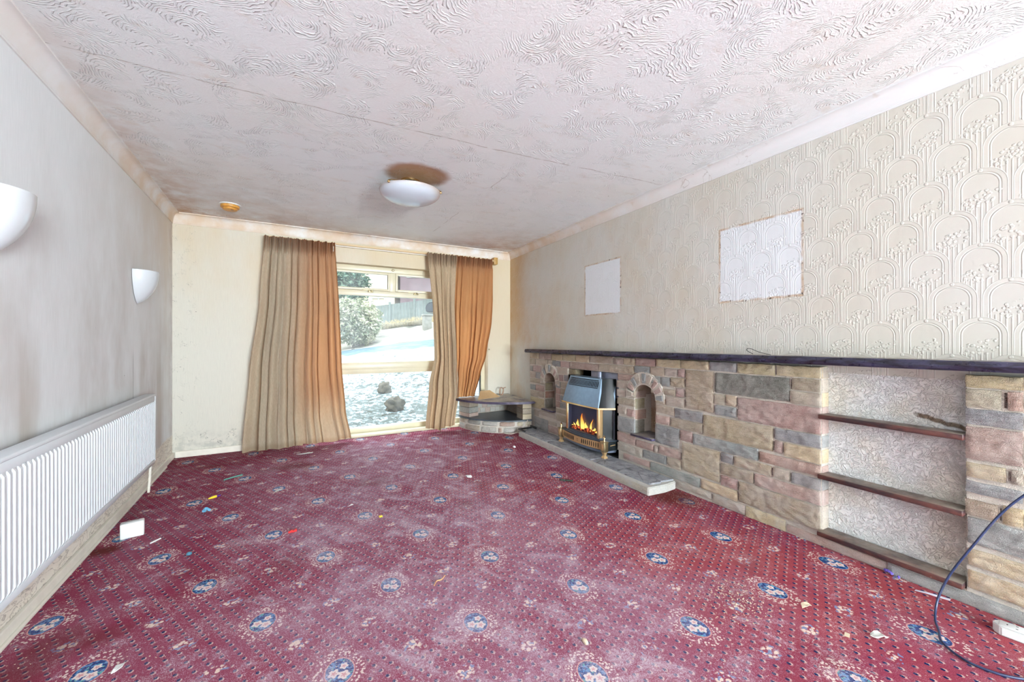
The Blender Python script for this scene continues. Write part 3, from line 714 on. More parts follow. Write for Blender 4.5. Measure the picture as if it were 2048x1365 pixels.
mbox(N2[0] + N2[1], 3.898, 0, TOP, -DB, F)
mbox(3.898, 4.449, 0, 0.062, -DB, F, (200, 168, 150))
mbox(4.449, LEN, 0.055, TOP, -DB, F)
mbox(4.187, LEN, 0, 0.055, -DB, F + 0.008, (176, 178, 176))
for c, hw, z0, zs, zt in (N1, N2):
    mbox(c - hw, c + hw, 0, z0 - 0.002, -DB, F); mbox(c - hw, c + hw, z0 - 0.01, TOP, -DB, -0.15, (178, 132, 90))
    # spandrel above the arch
    K = 12; pts = [(c - hw, TOP), (c - hw, zs)] + [(c - hw * math.cos(math.pi * k / K), zs + (zt - zs) * math.sin(math.pi * k / K)) for k in range(1, K)] + [(c + hw, zs), (c + hw, TOP)]
    n0 = len(bm.faces); prism(bm, pts, -F, 0.15, 'Y'); bm.faces.ensure_lookup_table(); paint(bm, bm.faces[n0:], (186, 160, 132))
# stones on the left jamb of each niche
for c, hw, z0, zs, zt in (N1, N2):
    zz = z0
    for k, (hh, col) in enumerate(((0.12, (132, 126, 108)), (0.09, (196, 140, 110)), (0.10, (178, 162, 116)), (0.09, (186, 160, 130)))):
        n0 = len(bm.faces); box(bm, (c - hw, -F + 0.008, zz + 0.005), (c - hw + 0.008, 0.06 + 0.02 * (k % 2), min(zz + hh - 0.006, zs + 0.04)), 0.003); bm.faces.ensure_lookup_table(); paint(bm, bm.faces[n0:], col); zz += hh
STONES = [
    (2.219, 2.342, 0.930, 0.979, 'P'), (2.349, 2.486, 0.936, 0.982, 'Y'), (2.496, 2.715, 0.939, 0.990, 'P'), (2.724, 2.960, 0.939, 0.992, 'Y'), (2.965, 3.204, 0.941, 0.998, 'Y'), (3.213, 3.407, 0.940, 0.996, 'G'),
    (2.483, 2.656, 0.879, 0.926, 'G'), (2.665, 2.805, 0.871, 0.926, 'B'), (2.817, 2.930, 0.876, 0.924, 'L'), (2.941, 2.997, 0.873, 0.925, 'P'), (2.281, 2.476, 0.800, 0.839, 'P'), (2.779, 2.854, 0.792, 0.846, 'G'),
    (2.877, 2.992, 0.799, 0.854, 'B'), (2.675, 2.770, 0.793, 0.847, 'G'), (2.266, 2.476, 0.728, 0.776, 'L'), (2.675, 2.911, 0.724, 0.754, 'B'), (2.924, 2.989, 0.720, 0.771, 'P'), (2.266, 2.372, 0.649, 0.695, 'L'),
    (2.379, 2.479, 0.657, 0.697, 'B'), (2.724, 2.817, 0.643, 0.668, 'B'), (2.826, 2.992, 0.643, 0.700, 'L'), (2.273, 2.476, 0.580, 0.621, 'B'), (2.727, 2.902, 0.573, 0.616, 'B'), (2.913, 3.150, 0.558, 0.615, 'G'),
    (3.013, 3.239, 0.648, 0.923, 'B'), (3.259, 3.737, 0.791, 0.918, 'D'), (3.245, 3.325, 0.710, 0.765, 'B'), (3.334, 3.401, 0.712, 0.767, 'Y'), (3.254, 3.401, 0.639, 0.692, 'G'), (2.277, 2.386, 0.493, 0.540, 'L'),
    (2.397, 2.476, 0.487, 0.532, 'P'), (2.724, 2.860, 0.487, 0.534, 'P'), (2.871, 3.148, 0.481, 0.535, 'B'), (2.277, 2.476, 0.336, 0.449, 'G'), (2.721, 2.943, 0.324, 0.459, 'G'), (3.162, 3.637, 0.470, 0.607, 'B'),
    (2.968, 3.066, 0.397, 0.458, 'P'), (3.076, 3.547, 0.386, 0.452, 'G'), (2.976, 3.286, 0.170, 0.368, 'B'), (3.299, 3.381, 0.322, 0.371, 'G'), (3.394, 3.628, 0.317, 0.365, 'B'), (3.643, 3.735, 0.314, 0.362, 'L'),
    (3.747, 3.898, 0.312, 0.361, 'G'), (3.293, 3.517, 0.232, 0.293, 'B'), (3.533, 3.898, 0.226, 0.293, 'P'), (3.301, 3.412, 0.150, 0.215, 'P'), (3.143, 3.412, 0.077, 0.146, 'Y'), (3.424, 3.898, 0.087, 0.212, 'B'),
    (3.471, 3.708, -0.002, 0.060, 'Y'), (3.563, 3.898, 0.393, 0.437, 'P'), (3.424, 3.898, 0.629, 0.769, 'P'), (3.656, 3.898, 0.551, 0.606, 'G'), (3.654, 3.694, 0.474, 0.529, 'P'), (3.706, 3.898, 0.463, 0.528, 'Y'),
    (3.751, 3.898, 0.862, 0.923, 'B'), (3.739, 3.898, 0.780, 0.848, 'L'), (3.417, 3.652, 0.939, 0.999, 'Y'), (3.664, 3.898, 0.941, 1.000, 'Y'), (2.273, 2.489, 0.242, 0.305, 'P'), (2.507, 2.693, 0.241, 0.282, 'P'),
    (2.706, 2.740, 0.238, 0.278, 'L'), (2.755, 2.960, 0.238, 0.289, 'P'), (2.277, 2.574, 0.157, 0.209, 'L'), (2.584, 2.826, 0.166, 0.214, 'G'), (2.840, 2.968, 0.164, 0.221, 'B'), (2.353, 2.652, 0.094, 0.126, 'P'),
    (2.668, 3.133, 0.079, 0.132, 'G'), (2.960, 3.223, 0.030, 0.063, 'L'), (3.232, 3.469, 0.016, 0.066, 'L'), (0.659, 0.882, 0.934, 0.989, 'Y'), (0.902, 1.157, 0.927, 0.989, 'P'), (1.170, 1.384, 0.930, 0.983, 'Y'),
    (1.401, 1.628, 0.935, 0.990, 'Y'), (1.639, 1.859, 0.930, 0.988, 'Y'), (1.873, 2.209, 0.933, 0.990, 'B'), (0.659, 0.797, 0.861, 0.914, 'B'), (0.819, 1.075, 0.865, 0.917, 'L'), (1.088, 1.182, 0.877, 0.914, 'L'),
    (1.188, 1.344, 0.866, 0.912, 'G'), (1.355, 1.512, 0.862, 0.913, 'P'), (1.533, 1.995, 0.859, 0.914, 'P'), (2.009, 2.476, 0.862, 0.923, 'B'), (0.674, 0.733, 0.776, 0.821, 'G'), (0.754, 0.930, 0.775, 0.833, 'P'),
    (1.297, 1.490, 0.778, 0.837, 'L'), (0.674, 0.805, 0.697, 0.746, 'L'), (0.812, 0.930, 0.689, 0.749, 'G'), (1.237, 1.390, 0.705, 0.759, 'P'), (1.424, 1.479, 0.713, 0.766, 'G'), (0.681, 0.997, 0.635, 0.672, 'B'),
    (1.261, 1.344, 0.621, 0.673, 'G'), (1.355, 1.490, 0.630, 0.675, 'L'), (0.681, 0.805, 0.544, 0.590, 'G'), (0.812, 0.997, 0.543, 0.596, 'P'), (1.267, 1.344, 0.555, 0.600, 'P'), (1.355, 1.485, 0.559, 0.603, 'B'),
    (0.689, 0.861, 0.463, 0.509, 'L'), (0.875, 0.997, 0.473, 0.515, 'L'), (1.261, 1.338, 0.475, 0.526, 'P'), (1.349, 1.485, 0.469, 0.523, 'G'), (0.689, 0.997, 0.324, 0.431, 'Y'), (1.261, 1.332, 0.402, 0.452, 'P'),
    (1.344, 1.485, 0.405, 0.443, 'G'), (1.273, 1.485, 0.341, 0.366, 'B'), (0.790, 0.875, 0.227, 0.278, 'B'), (0.889, 1.249, 0.255, 0.286, 'L'), (0.790, 1.088, 0.078, 0.195, 'G'), (1.101, 1.344, 0.084, 0.143, 'P'),
    (1.273, 1.490, 0.249, 0.303, 'B'), (1.101, 1.261, 0.174, 0.199, 'L'), (4.450, 4.605, 0.952, 1.005, 'Y'), (4.451, 4.548, 0.869, 0.932, 'L'), (4.569, 4.605, 0.869, 0.932, 'P'), (4.450, 4.605, 0.795, 0.846, 'G'),
    (4.451, 4.605, 0.646, 0.768, 'P'), (4.452, 4.560, 0.568, 0.611, 'Y'), (4.577, 4.605, 0.571, 0.612, 'L'), (4.451, 4.605, 0.500, 0.531, 'G'), (4.450, 4.540, 0.401, 0.451, 'B'), (4.550, 4.605, 0.401, 0.457, 'Y'),
]
for i_, (s0, s1, z0, z1, k) in enumerate(STONES):
    up = dn = 0.026; lf = rt = 0.020                  # grow each stone until only a thin joint is left
    for j_, (a0, a1, b0, b1, _k) in enumerate(STONES):
        if j_ == i_: continue
        if min(s1, a1) - max(s0, a0) > 0.01:
            if b0 >= z1 - 0.004: up = min(up, b0 - z1)
            if b1 <= z0 + 0.004: dn = min(dn, z0 - b1)
        if min(z1, b1) - max(z0, b0) > 0.01:
            if a0 >= s1 - 0.004: rt = min(rt, a0 - s1)
            if a1 <= s0 + 0.004: lf = min(lf, s0 - a1)
    g = lambda q, j: max(0.0, (q - j * 0.75) / 2)
    stone(bm, max(s0 - g(lf, 0.010), 0.672), min(s1 + g(rt, 0.010), 3.897) if s0 < 3.9 else s1, max(z0 - g(dn, 0.006), 0.0), min(z1 + g(up, 0.006), 1.0), SC[k])
# courses of the near pier beyond the frame and bottom-course stones
rr = random.Random(3)
for z0, z1 in ((0.952, 1.0), (0.869, 0.932), (0.795, 0.846), (0.646, 0.768), (0.57, 0.612), (0.5, 0.54), (0.40, 0.455), (0.27, 0.385), (0.175, 0.25), (0.075, 0.155)):
    s = 4.452 if z0 < 0.39 else 4.62
    while s < 5.6:
        w = rr.uniform(0.16, 0.42); stone(bm, s, min(s + w, 5.62), z0, z1, SC[rr.choice('PYBLG')]); s += w + 0.018
stone(bm, 3.72, 4.18, 0.004, 0.052, (214, 180, 166), out=0.008)
stone(bm, 3.395, 3.90, 0.0, 0.070, SC['Y']) if False else None
stone(bm, 4.20, 5.6, 0.002, 0.05, (182, 184, 182), d=0.062, out=0.006, cell=0.02)
# dark open vertical joints between neighbours in a course
for a in STONES:
    for b in STONES:
        g = b[0] - a[1]
        if 0.004 < g < 0.028:
            lo = max(a[2], b[2]); hi = min(a[3], b[3])
            if hi - lo > 0.02 and hi - lo > 0.5 * min(a[3] - a[2], b[3] - b[2]):
                mbox(a[1] + g * 0.30, b[0] - g * 0.30, lo, hi, F - 0.02, F + 0.0012, JOINT)
# returns of the pier beside the alcove
for z0, z1, k in ((0.075, 0.21, 'L'), (0.226, 0.30, 'P'), (0.312, 0.361, 'G'), (0.393, 0.437, 'P'), (0.463, 0.528, 'Y'), (0.551, 0.606, 'G'), (0.629, 0.769, 'P'), (0.78, 0.848, 'Y'), (0.862, 0.923, 'L'), (0.941, 0.995, 'Y')):
    n0 = len(bm.faces); box(bm, (3.88, -F + 0.004, z0 - 0.005), (3.903, 0.02, z1 + 0.006), 0.003); bm.faces.ensure_lookup_table()
    paint(bm, bm.faces[n0:], tuple(min(255, c + 24) for c in SC[k]))
# arch stones
def voussoir(c, hw, zs, zt, ro, rz, n_, cols):
    for k in range(n_):
        a0 = math.pi * (1 - (k + 0.06) / n_) + 0.12 - 0.24 * (k + .06) / n_; a1 = math.pi * (1 - (k + 0.94) / n_) + 0.12 - 0.24 * (k + .94) / n_
        sd = k * 7.3; nu, nv = 5, 8
        def fn(u, v):
            a = a0 + (a1 - a0) * u; ri = hw + 0.004 + (ro - hw) * v; rj = (zt - zs) + 0.004 + (rz - (zt - zs)) * v
            e = min(u, 1 - u, v, 1 - v); h = -0.004 if e < 1e-6 else 0.019 + 0.004 * noise.noise(Vector((u * 3 + sd, v * 4, 0)))
            return (c + ri * math.cos(a), -(F + h), zs + rj * math.sin(a))
        n0 = len(bm.faces); grid(bm, nu, nv, fn); bm.faces.ensure_lookup_table(); paint(bm, bm.faces[n0:], cols[k % len(cols)])
    # mortar backing ring
    prev = None; K = 24; n0 = len(bm.faces)
    pin, pout = [], []
    for k in range(K + 1):
        a = math.pi + 0.12 - (math.pi + 0.24) * k / K
        pin.append((c + (hw + 0.001) * math.cos(a), zs + (zt - zs + 0.001) * math.sin(a))); pout.append((c + (ro + 0.009) * math.cos(a), zs + (rz + 0.009) * math.sin(a)))
    for k in range(K):
        q = [pin[k], pin[k + 1], pout[k + 1], pout[k]]
        prism(bm, q, -(F + 0.012), -F + 0.01, 'Y')
    bm.faces.ensure_lookup_table(); paint(bm, bm.faces[n0:], MORT)
voussoir(N1[0], N1[1], N1[3], N1[4], 0.200, 0.210, 9, [SC['L'], SC['P'], SC['G'], SC['L'], SC['G'], SC['L'], SC['P'], SC['L'], SC['L']])
voussoir(N2[0], N2[1], N2[3], N2[4], 0.205, 0.205, 9, [SC['L'], SC['P'], SC['G'], SC['L'], SC['G'], SC['L'], SC['P'], SC['P'], SC['G']])
W0 = Thing('stone_fireplace_wall', 'waist-high multicoloured split-stone chimney wall with two arched niches along the right wall', 'fireplace', (2.3, 0.0, 0.0), RF)
W0.part('masonry', bm, M_STONE, angle=50)
# firebox lining
bm = BM()
s0, s1, zt = FB
for a, b in (((s0, 0.299, 0), (s1, 0.30, zt)), ((s0 - 0.001, -0.05, 0), (s0 + 0.006, 0.30, zt)), ((s1 - 0.006, -0.05, 0), (s1 + 0.001, 0.30, zt)), ((s0, -0.045, zt - 0.004), (s1, 0.30, zt + 0.002)), ((s0, -0.05, -0.01), (s1, 0.30, 0.072))):
    box(bm, a, b)
W0.part('firebox_lining', bm, M_DARK, label='black inside of the fire opening')
bm = BM(); box(bm, (1.80, 0.012, 0.60), (s1 - 0.008, 0.020, zt - 0.006), 0.002)
W0.part('closure_plate', bm, plain('crinkled_foil_plate', srgb(188, 192, 214), 0.4, 0.3, bump=1.0, bscale=35, var=0.1), label='crinkled pale grey plate behind the fire')
bm = BM(); lathe(bm, [(0.026, 0.60), (0.026, zt - 0.005)], 20, (1.98, -0.022, 0)); W0.part('flue_pipe', bm, plain('grey_flue_metal', srgb(140, 146, 162), 0.4, 0.6))
bm = BM(); lay(bm); box(bm, (s0 + 0.002, -0.05, 0.775), (s0 + 0.13, 0.06, 0.845), 0.012); paint(bm, bm.faces, (150, 128, 86)); W0.part('corbel_stone', bm, M_STONE, label='olive brown stone in the top corner of the opening')
bm = BM(); lay(bm); box(bm, (3.895, 0.012, 0.05), (4.455, 0.05, 1.0)); paint(bm, bm.faces, (220, 214, 204))
W0.part('alcove_plaster', bm, M_ALC, label='rough white plaster at the back of the shelved alcove')
for c, lab in ((N1, 'slate sill of the left niche'), (N2, 'slate sill of the right niche')):
    bm = BM(); box(bm, (c[0] - c[1] - 0.006, 0.13, c[2] - 0.012), (c[0] + c[1] - 0.004, -0.098, c[2] + 0.006), 0.003)
    W0.part('niche_sill', bm, M_SLATE, label=lab)

# mantel slab
bm = BM()
def mant(u, v): return None
ns = 150; prof = [(-0.002, 0.040), (0.0, 0.0), (-0.0, 0.0)]
rings = []
for k in range(ns + 1):
    s = 0.70 + (5.6 - 0.70) * k / ns
    zb = 1.002 + 0.0045 * (s - 0.7); w = 0.006 * noise.noise(Vector((s * 5, 0, 0))) + 0.004 * noise.noise(Vector((s * 17, 3, 0)))
    t = 0.043; d = 0.155 + w
    rings.append([bm.verts.new(p) for p in ((s, -0.001, zb), (s, -d + 0.006, zb), (s, -d, zb + 0.008), (s, -d - 0.003 + w * 0.5, zb + t * 0.55), (s, -d + 0.007, zb + t), (s, -0.001, zb + t))])
for k in range(ns):
    for q in range(6): bm.faces.new((rings[k][q], rings[k][(q + 1) % 6], rings[k + 1][(q + 1) % 6], rings[k + 1][q]))
bm.faces.new(rings[0]); bm.faces.new(rings[-1][::-1])
M_MANT = mat_slate('mantel_slate', srgb(30, 26, 34), srgb(72, 70, 96), 0.20, 0.75)
solo('mantel_shelf', bm, M_MANT, 'long dark slate mantel shelf running the length of the stone chimney wall', 'shelf', (2.3, -0.05, 1.01), RF)
# alcove shelves
M_SHELF = mat_slate('dusty_red_brown_shelf', srgb(52, 38, 42), srgb(104, 62, 54), 0.28, 0.42)
for z, lab, d1 in ((0.713, 'upper dark wooden shelf in the plastered alcove, just above the other', 0.085), (0.382, 'middle dark wooden shelf in the plastered alcove', 0.09), (0.066, 'lowest dark shelf at the foot of the plastered alcove, just over the floor', 0.095)):
    bm = BM(); box(bm, (3.893, 0.01, z), (4.446, -d1, z + 0.026), 0.005, 3)
    for v in bm.verts:
        if v.co.y < -d1 + 0.012: v.co.y += 0.003 * noise.noise(Vector((v.co.x * 30, z * 9, 0)))
    solo('alcove_shelf', bm, M_SHELF, lab, 'shelf', (4.17, -0.04, z), RF, 'shelves in the alcove')

# hearth slab on the floor
bm = BM(); lay(bm)
hp = [(0.80, 0.0), (0.74, 0.20), (0.86, 0.335), (1.3, 0.335), (2.0, 0.345), (2.93, 0.372), (2.955, 0.36), (2.95, 0.20), (2.93, 0.09), (2.78, 0.055)]
hp = [(s, -d) for s, d in hp]
prism(bm, [(0.80, -0.072), (0.765, -0.20), (0.87, -0.335), (1.4, -0.338), (2.02, -0.346), (2.935, -0.370), (2.945, -0.2), (2.93, -0.072)], 0.0, 0.062, 'Z')
bmesh.ops.bevel(bm, geom=[e for e in bm.edges], offset=0.006, segments=2, affect='EDGES')
bmesh.ops.subdivide_edges(bm, edges=[e for e in bm.edges if e.calc_length() > 0.1], cuts=14, use_grid_fill=True)
for v in bm.verts:
    if v.co.y < -0.3: v.co.y += 0.006 * noise.noise(Vector((v.co.x * 14, v.co.z * 40, 1)))
paint(bm, bm.faces, (228, 224, 214))
for k, (a, b, da, db, col) in enumerate(((0.885, 1.30, 0.336, 0.338, (226, 222, 214)), (1.31, 1.64, 0.338, 0.341, (220, 208, 200)), (1.65, 2.06, 0.341, 0.346, (214, 200, 196)), (2.07, 2.52, 0.346, 0.358, (220, 212, 206)), (2.53, 2.93, 0.358, 0.370, (224, 216, 200)))):
    vb = len(bm.verts); stone(bm, a, b, 0.003, 0.061, col, d=0.0, out=0.006, rough=0.004); bm.verts.ensure_lookup_table()
    for v in bm.verts[vb:]: v.co.y -= da + (db - da) * (v.co.x - a) / (b - a) - 0.004
HT = Thing('hearth', 'low stone hearth with crazed grey slate top in front of the gas fire', 'hearth', (1.9, -0.2, 0.0), RF)
HT.part('hearth_kerb', bm, M_STONE, label='pale stone edging')
bm = BM()
edges = [0.80, 1.16, 1.47, 1.86, 2.22, 2.55, 2.915]
for a, b in zip(edges[:-1], edges[1:]):
    for c, d in ((0.074, 0.200), (0.206, 0.318)):
        if a < 0.85 and d > 0.3: pts = [(a + 0.07, -c), (b - 0.004, -c), (b - 0.004, -d), (a + 0.12, -d)]
        else: pts = [(a, -c), (b - 0.005, -c), (b - 0.005 + 0.02 * math.sin(a * 9), -d), (a + 0.02 * math.sin(a * 9), -d)]
        prism(bm, pts, 0.055, 0.072, 'Z')
bmesh.ops.bevel(bm, geom=[e for e in bm.edges], offset=0.003, segments=2, affect='EDGES')
def mat_crazed():
    n = NT('crazed_grey_slate'); co, x, y, z = n.coord(); e = n.voro(co, 8.0, 'DISTANCE_TO_EDGE'); q = n.noise(co, 14.0, 5.0, 0.65)
    c = n.mix(n.ss(q, 0.3, 0.7), srgb(124, 124, 130), srgb(176, 176, 180)); ck = n.ss(e + (q - 0.5) * 0.04, 0.02, 0.006)
    c = n.mix(ck * 0.8, c, srgb(84, 80, 80)); c = n.mix(n.ss(n.noise(co, 60.0, 3.0), 0.62, 0.7) * 0.5, c, srgb(210, 204, 200))
    n.pbr(c, 0.5, 0.0, n.bump(q - ck, 0.6, 0.006), 0.4); return n.mat
HT.part('slate_top', bm, mat_crazed(), label='cracked grey slate slabs')

# ------------------------------------------------------------------ gas fire standing on the hearth
GC = 1.885; ZH = 0.072
GF = Thing('gas_fire', 'freestanding gas fire with dark sloping hood, brass trim and lit flames on the hearth', 'fire', (GC, -0.10, ZH), RF)
def outline(hf, d, side, back, n=6, bulge=0.0):
    """plan of the body: nearly flat front at distance d, angled sides back to 'back'"""
    pts = [(GC - side, -back), (GC - hf, -d)]
    for k in range(1, n): t = k / n; pts.append((GC - hf + 2 * hf * t, -d - bulge * math.sin(math.pi * t)))
    pts += [(GC + hf, -d), (GC + side, -back)]
    return pts
def loft(bm, rings, cap=True):
    vs_ = [[bm.verts.new((p[0], p[1], z)) for p in r] for r, z in rings]
    n = len(vs_[0])
    for i in range(len(vs_) - 1):
        for k in range(n): bm.faces.new((vs_[i][k], vs_[i][(k + 1) % n], vs_[i + 1][(k + 1) % n], vs_[i + 1][k]))
    if cap: bm.faces.new(vs_[0][::-1]); bm.faces.new(vs_[-1])
bm = BM(); loft(bm, [(outline(0.285, 0.205, 0.365, 0.075, bulge=0.012), 0.523), (outline(0.268, 0.172, 0.345, 0.05, bulge=0.008), 0.66), (outline(0.246, 0.132, 0.318, 0.02, bulge=0.004), 0.785)])
hood = GF.part('hood', bm, M_HOOD, angle=20)
bm = BM()
for sgn in (-1, 1):
    prism(bm, [(GC + sgn * 0.292, -0.205), (GC + sgn * 0.372, -0.078), (GC + sgn * 0.372, 0.0), (GC + sgn * 0.280, -0.15)], 0.530, 0.531, 'Z')
bm.free()
bm = BM(); loft(bm, [(outline(0.292, 0.213, 0.373, 0.072, bulge=0.012), 0.509), (outline(0.292, 0.213, 0.373, 0.072, bulge=0.012), 0.523)]); GF.part('hood_rim', bm, M_BRASS, angle=20)
for sgn in (-1, 1):                                          # darker rounded cheeks of the hood
    bm = BM(); A = [((GC + sgn * 0.287, -0.200), (GC + sgn * 0.3, -0.196), (GC + sgn * 0.340, -0.150), (GC + sgn * 0.368, -0.072), (GC + sgn * 0.30, -0.072)), ((GC + sgn * 0.249, -0.126), (GC + sgn * 0.262, -0.120), (GC + sgn * 0.296, -0.085), (GC + sgn * 0.321, -0.018), (GC + sgn * 0.26, -0.018))]
    loft(bm, [(A[0], 0.5235), (A[1], 0.788)]); GF.part('hood_cheek', bm, M_BLACK, label='black glossy side of the hood')
# grille in the top of the hood: frame lines and a row of leaning slots
def hp_(t, z, o=0.002):                                      # point on the hood's sloping front
    if z > 0.66: f = (z - 0.66) / 0.125; hf = 0.268 - 0.022 * f; d = 0.172 - 0.040 * f + 0.009 * (1 - t * t)
    else: f = (z - 0.523) / 0.137; hf = 0.285 - 0.017 * f; d = 0.205 - 0.033 * f + 0.013 * (1 - t * t)
    return (GC + hf * t, -d - o, z)
bm = BM()
def strip(bm, a, b, w, o=0.003):
    (t0, z0), (t1, z1) = a, b; k = 8; L_, R_ = [], []
    for q in range(k + 1):
        t = t0 + (t1 - t0) * q / k; z = z0 + (z1 - z0) * q / k
        L_.append(bm.verts.new(hp_(t - w[0] / 2, z - w[1] / 2, o))); R_.append(bm.verts.new(hp_(t + w[0] / 2, z + w[1] / 2, o)))
    for q in range(k): bm.faces.new((L_[q], L_[q + 1], R_[q + 1], R_[q]))
strip(bm, (-0.88, 0.768), (0.88, 0.768), (0.0, 0.007)); strip(bm, (-0.88, 0.698), (0.88, 0.698), (0.0, 0.006))
for k in range(22):
    t = -0.86 + 1.72 * k / 21; strip(bm, (t - 0.008, 0.706), (t + 0.028, 0.759), (0.036, 0.0), 0.0035)
GF.part('vent_grille', bm, M_DARK, hood, label='black leaning slots of the vent', smooth=False)
# body under the hood
bm = BM(); loft(bm, [(outline(0.262, 0.125, 0.315, 0.02), 0.20), (outline(0.262, 0.125, 0.315, 0.02), 0.512)])
body = GF.part('body', bm, M_BLACK, angle=20)
bm = BM(); box(bm, (GC - 0.232, -0.170, 0.235), (GC - 0.226, -0.120, 0.508)); box(bm, (GC + 0.226, -0.170, 0.235), (GC + 0.232, -0.120, 0.508)); box(bm, (GC - 0.232, -0.170, 0.500), (GC + 0.232, -0.12, 0.508)); box(bm, (GC - 0.228, -0.128, 0.235), (GC + 0.228, -0.1255, 0.508))
GF.part('window_surround', bm, plain('slate_grey_enamel', srgb(96, 98, 118), 0.4, bump=0.1), label='bluish grey inside of the fire window')
for sgn in (-1, 1):
    bm = BM(); box(bm, (GC + sgn * 0.232, -0.178, 0.225), (GC + sgn * 0.262, -0.125, 0.510), 0.006, 3); GF.part('pillar', bm, M_BRASS if sgn < 0 else M_BRASS_S, label='brass pillar beside the window')
    bm = BM(); lathe(bm, [(0.008, 0.215), (0.008, 0.510)], 12, (GC + sgn * 0.318, -0.040, 0)); GF.part('side_rail', bm, M_IRON, label='grey rail at the back edge')
# coals, flames, glass
bm = BM()
for k in range(26):
    a = random.uniform(-0.205, 0.205); blob(bm, (GC + a, -random.uniform(0.138, 0.150), 0.258 + random.uniform(-0.008, 0.022)), (0.022, 0.010, 0.016), 2, 0.5, 3, k)
def mat_coal():
    n = NT('glowing_coals'); co, x, y, z = n.coord(); f = n.noise(co, 38.0, 3.0, 0.6)
    p = n.pbr(n.mix(f, srgb(60, 30, 30), srgb(170, 70, 60)), 0.8); n.put(p.inputs['Emission Color'], n.mix(n.ss(f, 0.4, 0.65), (0.25, 0.01, 0.005), (1.0, 0.20, 0.04))); n.put(p.inputs['Emission Strength'], n.ss(f, 0.40, 0.6) * 0.9)
    return n.mat
GF.part('coals', bm, mat_coal())
M_FLAME = mat_flame()
def flame(bm, cx_, w, h, lean, seed):
    """one tongue of flame: a rounded, tapering, wavering column"""
    rings = []; K = 14
    for k in range(K + 1):
        t = k / K; r = w * (math.sin(math.pi * min(1, t * 0.75 + 0.25)) ** 0.8) * (1 - t) ** 0.55 + 0.0008
        ox = lean * t + 0.010 * math.sin(t * 7 + seed) * t
        rings.append([bm.verts.new((cx_ + ox + r * math.cos(2 * math.pi * q / 12), -0.144 + r * 0.30 * math.sin(2 * math.pi * q / 12), 0.266 + h * t)) for q in range(12)])
    for k in range(K):
        for q in range(12): bm.faces.new((rings[k][q], rings[k][(q + 1) % 12], rings[k + 1][(q + 1) % 12], rings[k + 1][q]))
    bm.faces.new(rings[0][::-1]); bm.faces.new(rings[-1])
for i, (cx_, w, h, l) in enumerate(((-0.025, 0.034, 0.155, -0.012), (-0.095, 0.026, 0.085, -0.02), (-0.15, 0.024, 0.040, -0.02), (0.035, 0.030, 0.075, -0.01), (0.095, 0.016, 0.125, 0.035), (0.14, 0.026, 0.045, 0.03), (0.185, 0.020, 0.020, 0.02), (-0.19, 0.018, 0.018, 0.0))):
    bm = BM(); flame(bm, GC + cx_, w, h, l, i * 1.9); GF.part('flame', bm, M_FLAME, label='orange gas flame')
bm = BM(); box(bm, (GC - 0.226, -0.165, 0.240), (GC + 0.226, -0.162, 0.500)); GF.part('glass', bm, M_GLASS2)
# stepped plinth, curved fret and posts
bm = BM()
def fender(bm, hf, d0, bl, z0, z1, back=0.03): loft(bm, [(outline(hf, d0, hf + 0.03, back, 16, bl), z0), (outline(hf, d0, hf + 0.03, back, 16, bl), z1)])
fender(bm, 0.335, 0.180, 0.045, 0.212, 0.222); fender(bm, 0.26, 0.175, 0.030, 0.222, 0.234); fender(bm, 0.25, 0.160, 0.028, 0.234, 0.246)
GF.part('plinth_top', bm, M_IRON, angle=30)
bm = BM(); fender(bm, 0.325, 0.172, 0.040, 0.132, 0.212); GF.part('plinth_box', bm, M_BLACK, angle=30)
bm = BM(); K = 24; ring = []
for k in range(K + 1):
    t = k / K; s = GC - 0.318 + 0.636 * t; d = 0.180 + 0.044 * math.sin(math.pi * t)
    ring.append([bm.verts.new(p) for p in ((s, -d, 0.140), (s, -d - 0.004, 0.140), (s, -d - 0.004, 0.208), (s, -d, 0.208))])
for k in range(K):
    for q in range(4): bm.faces.new((ring[k][q], ring[k][(q + 1) % 4], ring[k + 1][(q + 1) % 4], ring[k + 1][q]))
bm.faces.new(ring[0]); bm.faces.new(ring[-1][::-1])
fret = GF.part('fret', bm, M_BRASS_S, label='curved satin brass fret with pierced ovals')
for side in (-1, 1):
    bm = BM()
    for k in range(9):
        t = 0.5 + side * (0.075 + 0.040 * k + 0.03); s = GC - 0.318 + 0.636 * t; d = 0.180 + 0.044 * math.sin(math.pi * t) + 0.0046
        c = bm.verts.new((s, -d, 0.174)); pv = [bm.verts.new((s + 0.0078 * math.cos(a) + 0.10 * 0.026 * math.sin(a) * 0.4, -d, 0.174 + 0.025 * math.sin(a))) for a in [2 * math.pi * q / 14 for q in range(14)]]
        for q in range(14): bm.faces.new((c, pv[q], pv[(q + 1) % 14]))
    GF.part('fret_piercing', bm, M_DARK, fret, label='row of dark pierced ovals', smooth=False)
bm = BM()
for k in range(4):
    a = math.pi / 4 + k * math.pi / 2; s = GC + 0.011 * math.cos(a); z = 0.174 + 0.011 * math.sin(a)
    box(bm, (s - 0.005, -0.2295, z - 0.002), (s + 0.005, -0.2287, z + 0.002))
GF.part('fret_rosette', bm, M_DARK, fret, label='small dark rosette in the middle', smooth=False)
bm = BM(); loft(bm, [(outline(0.30, 0.150, 0.33, 0.03, 16, 0.035), 0.100), (outline(0.315, 0.165, 0.345, 0.03, 16, 0.035), 0.134)]); GF.part('underskirt', bm, plain('pale_steel_skirt', srgb(150, 160, 182), 0.35, 0.4))
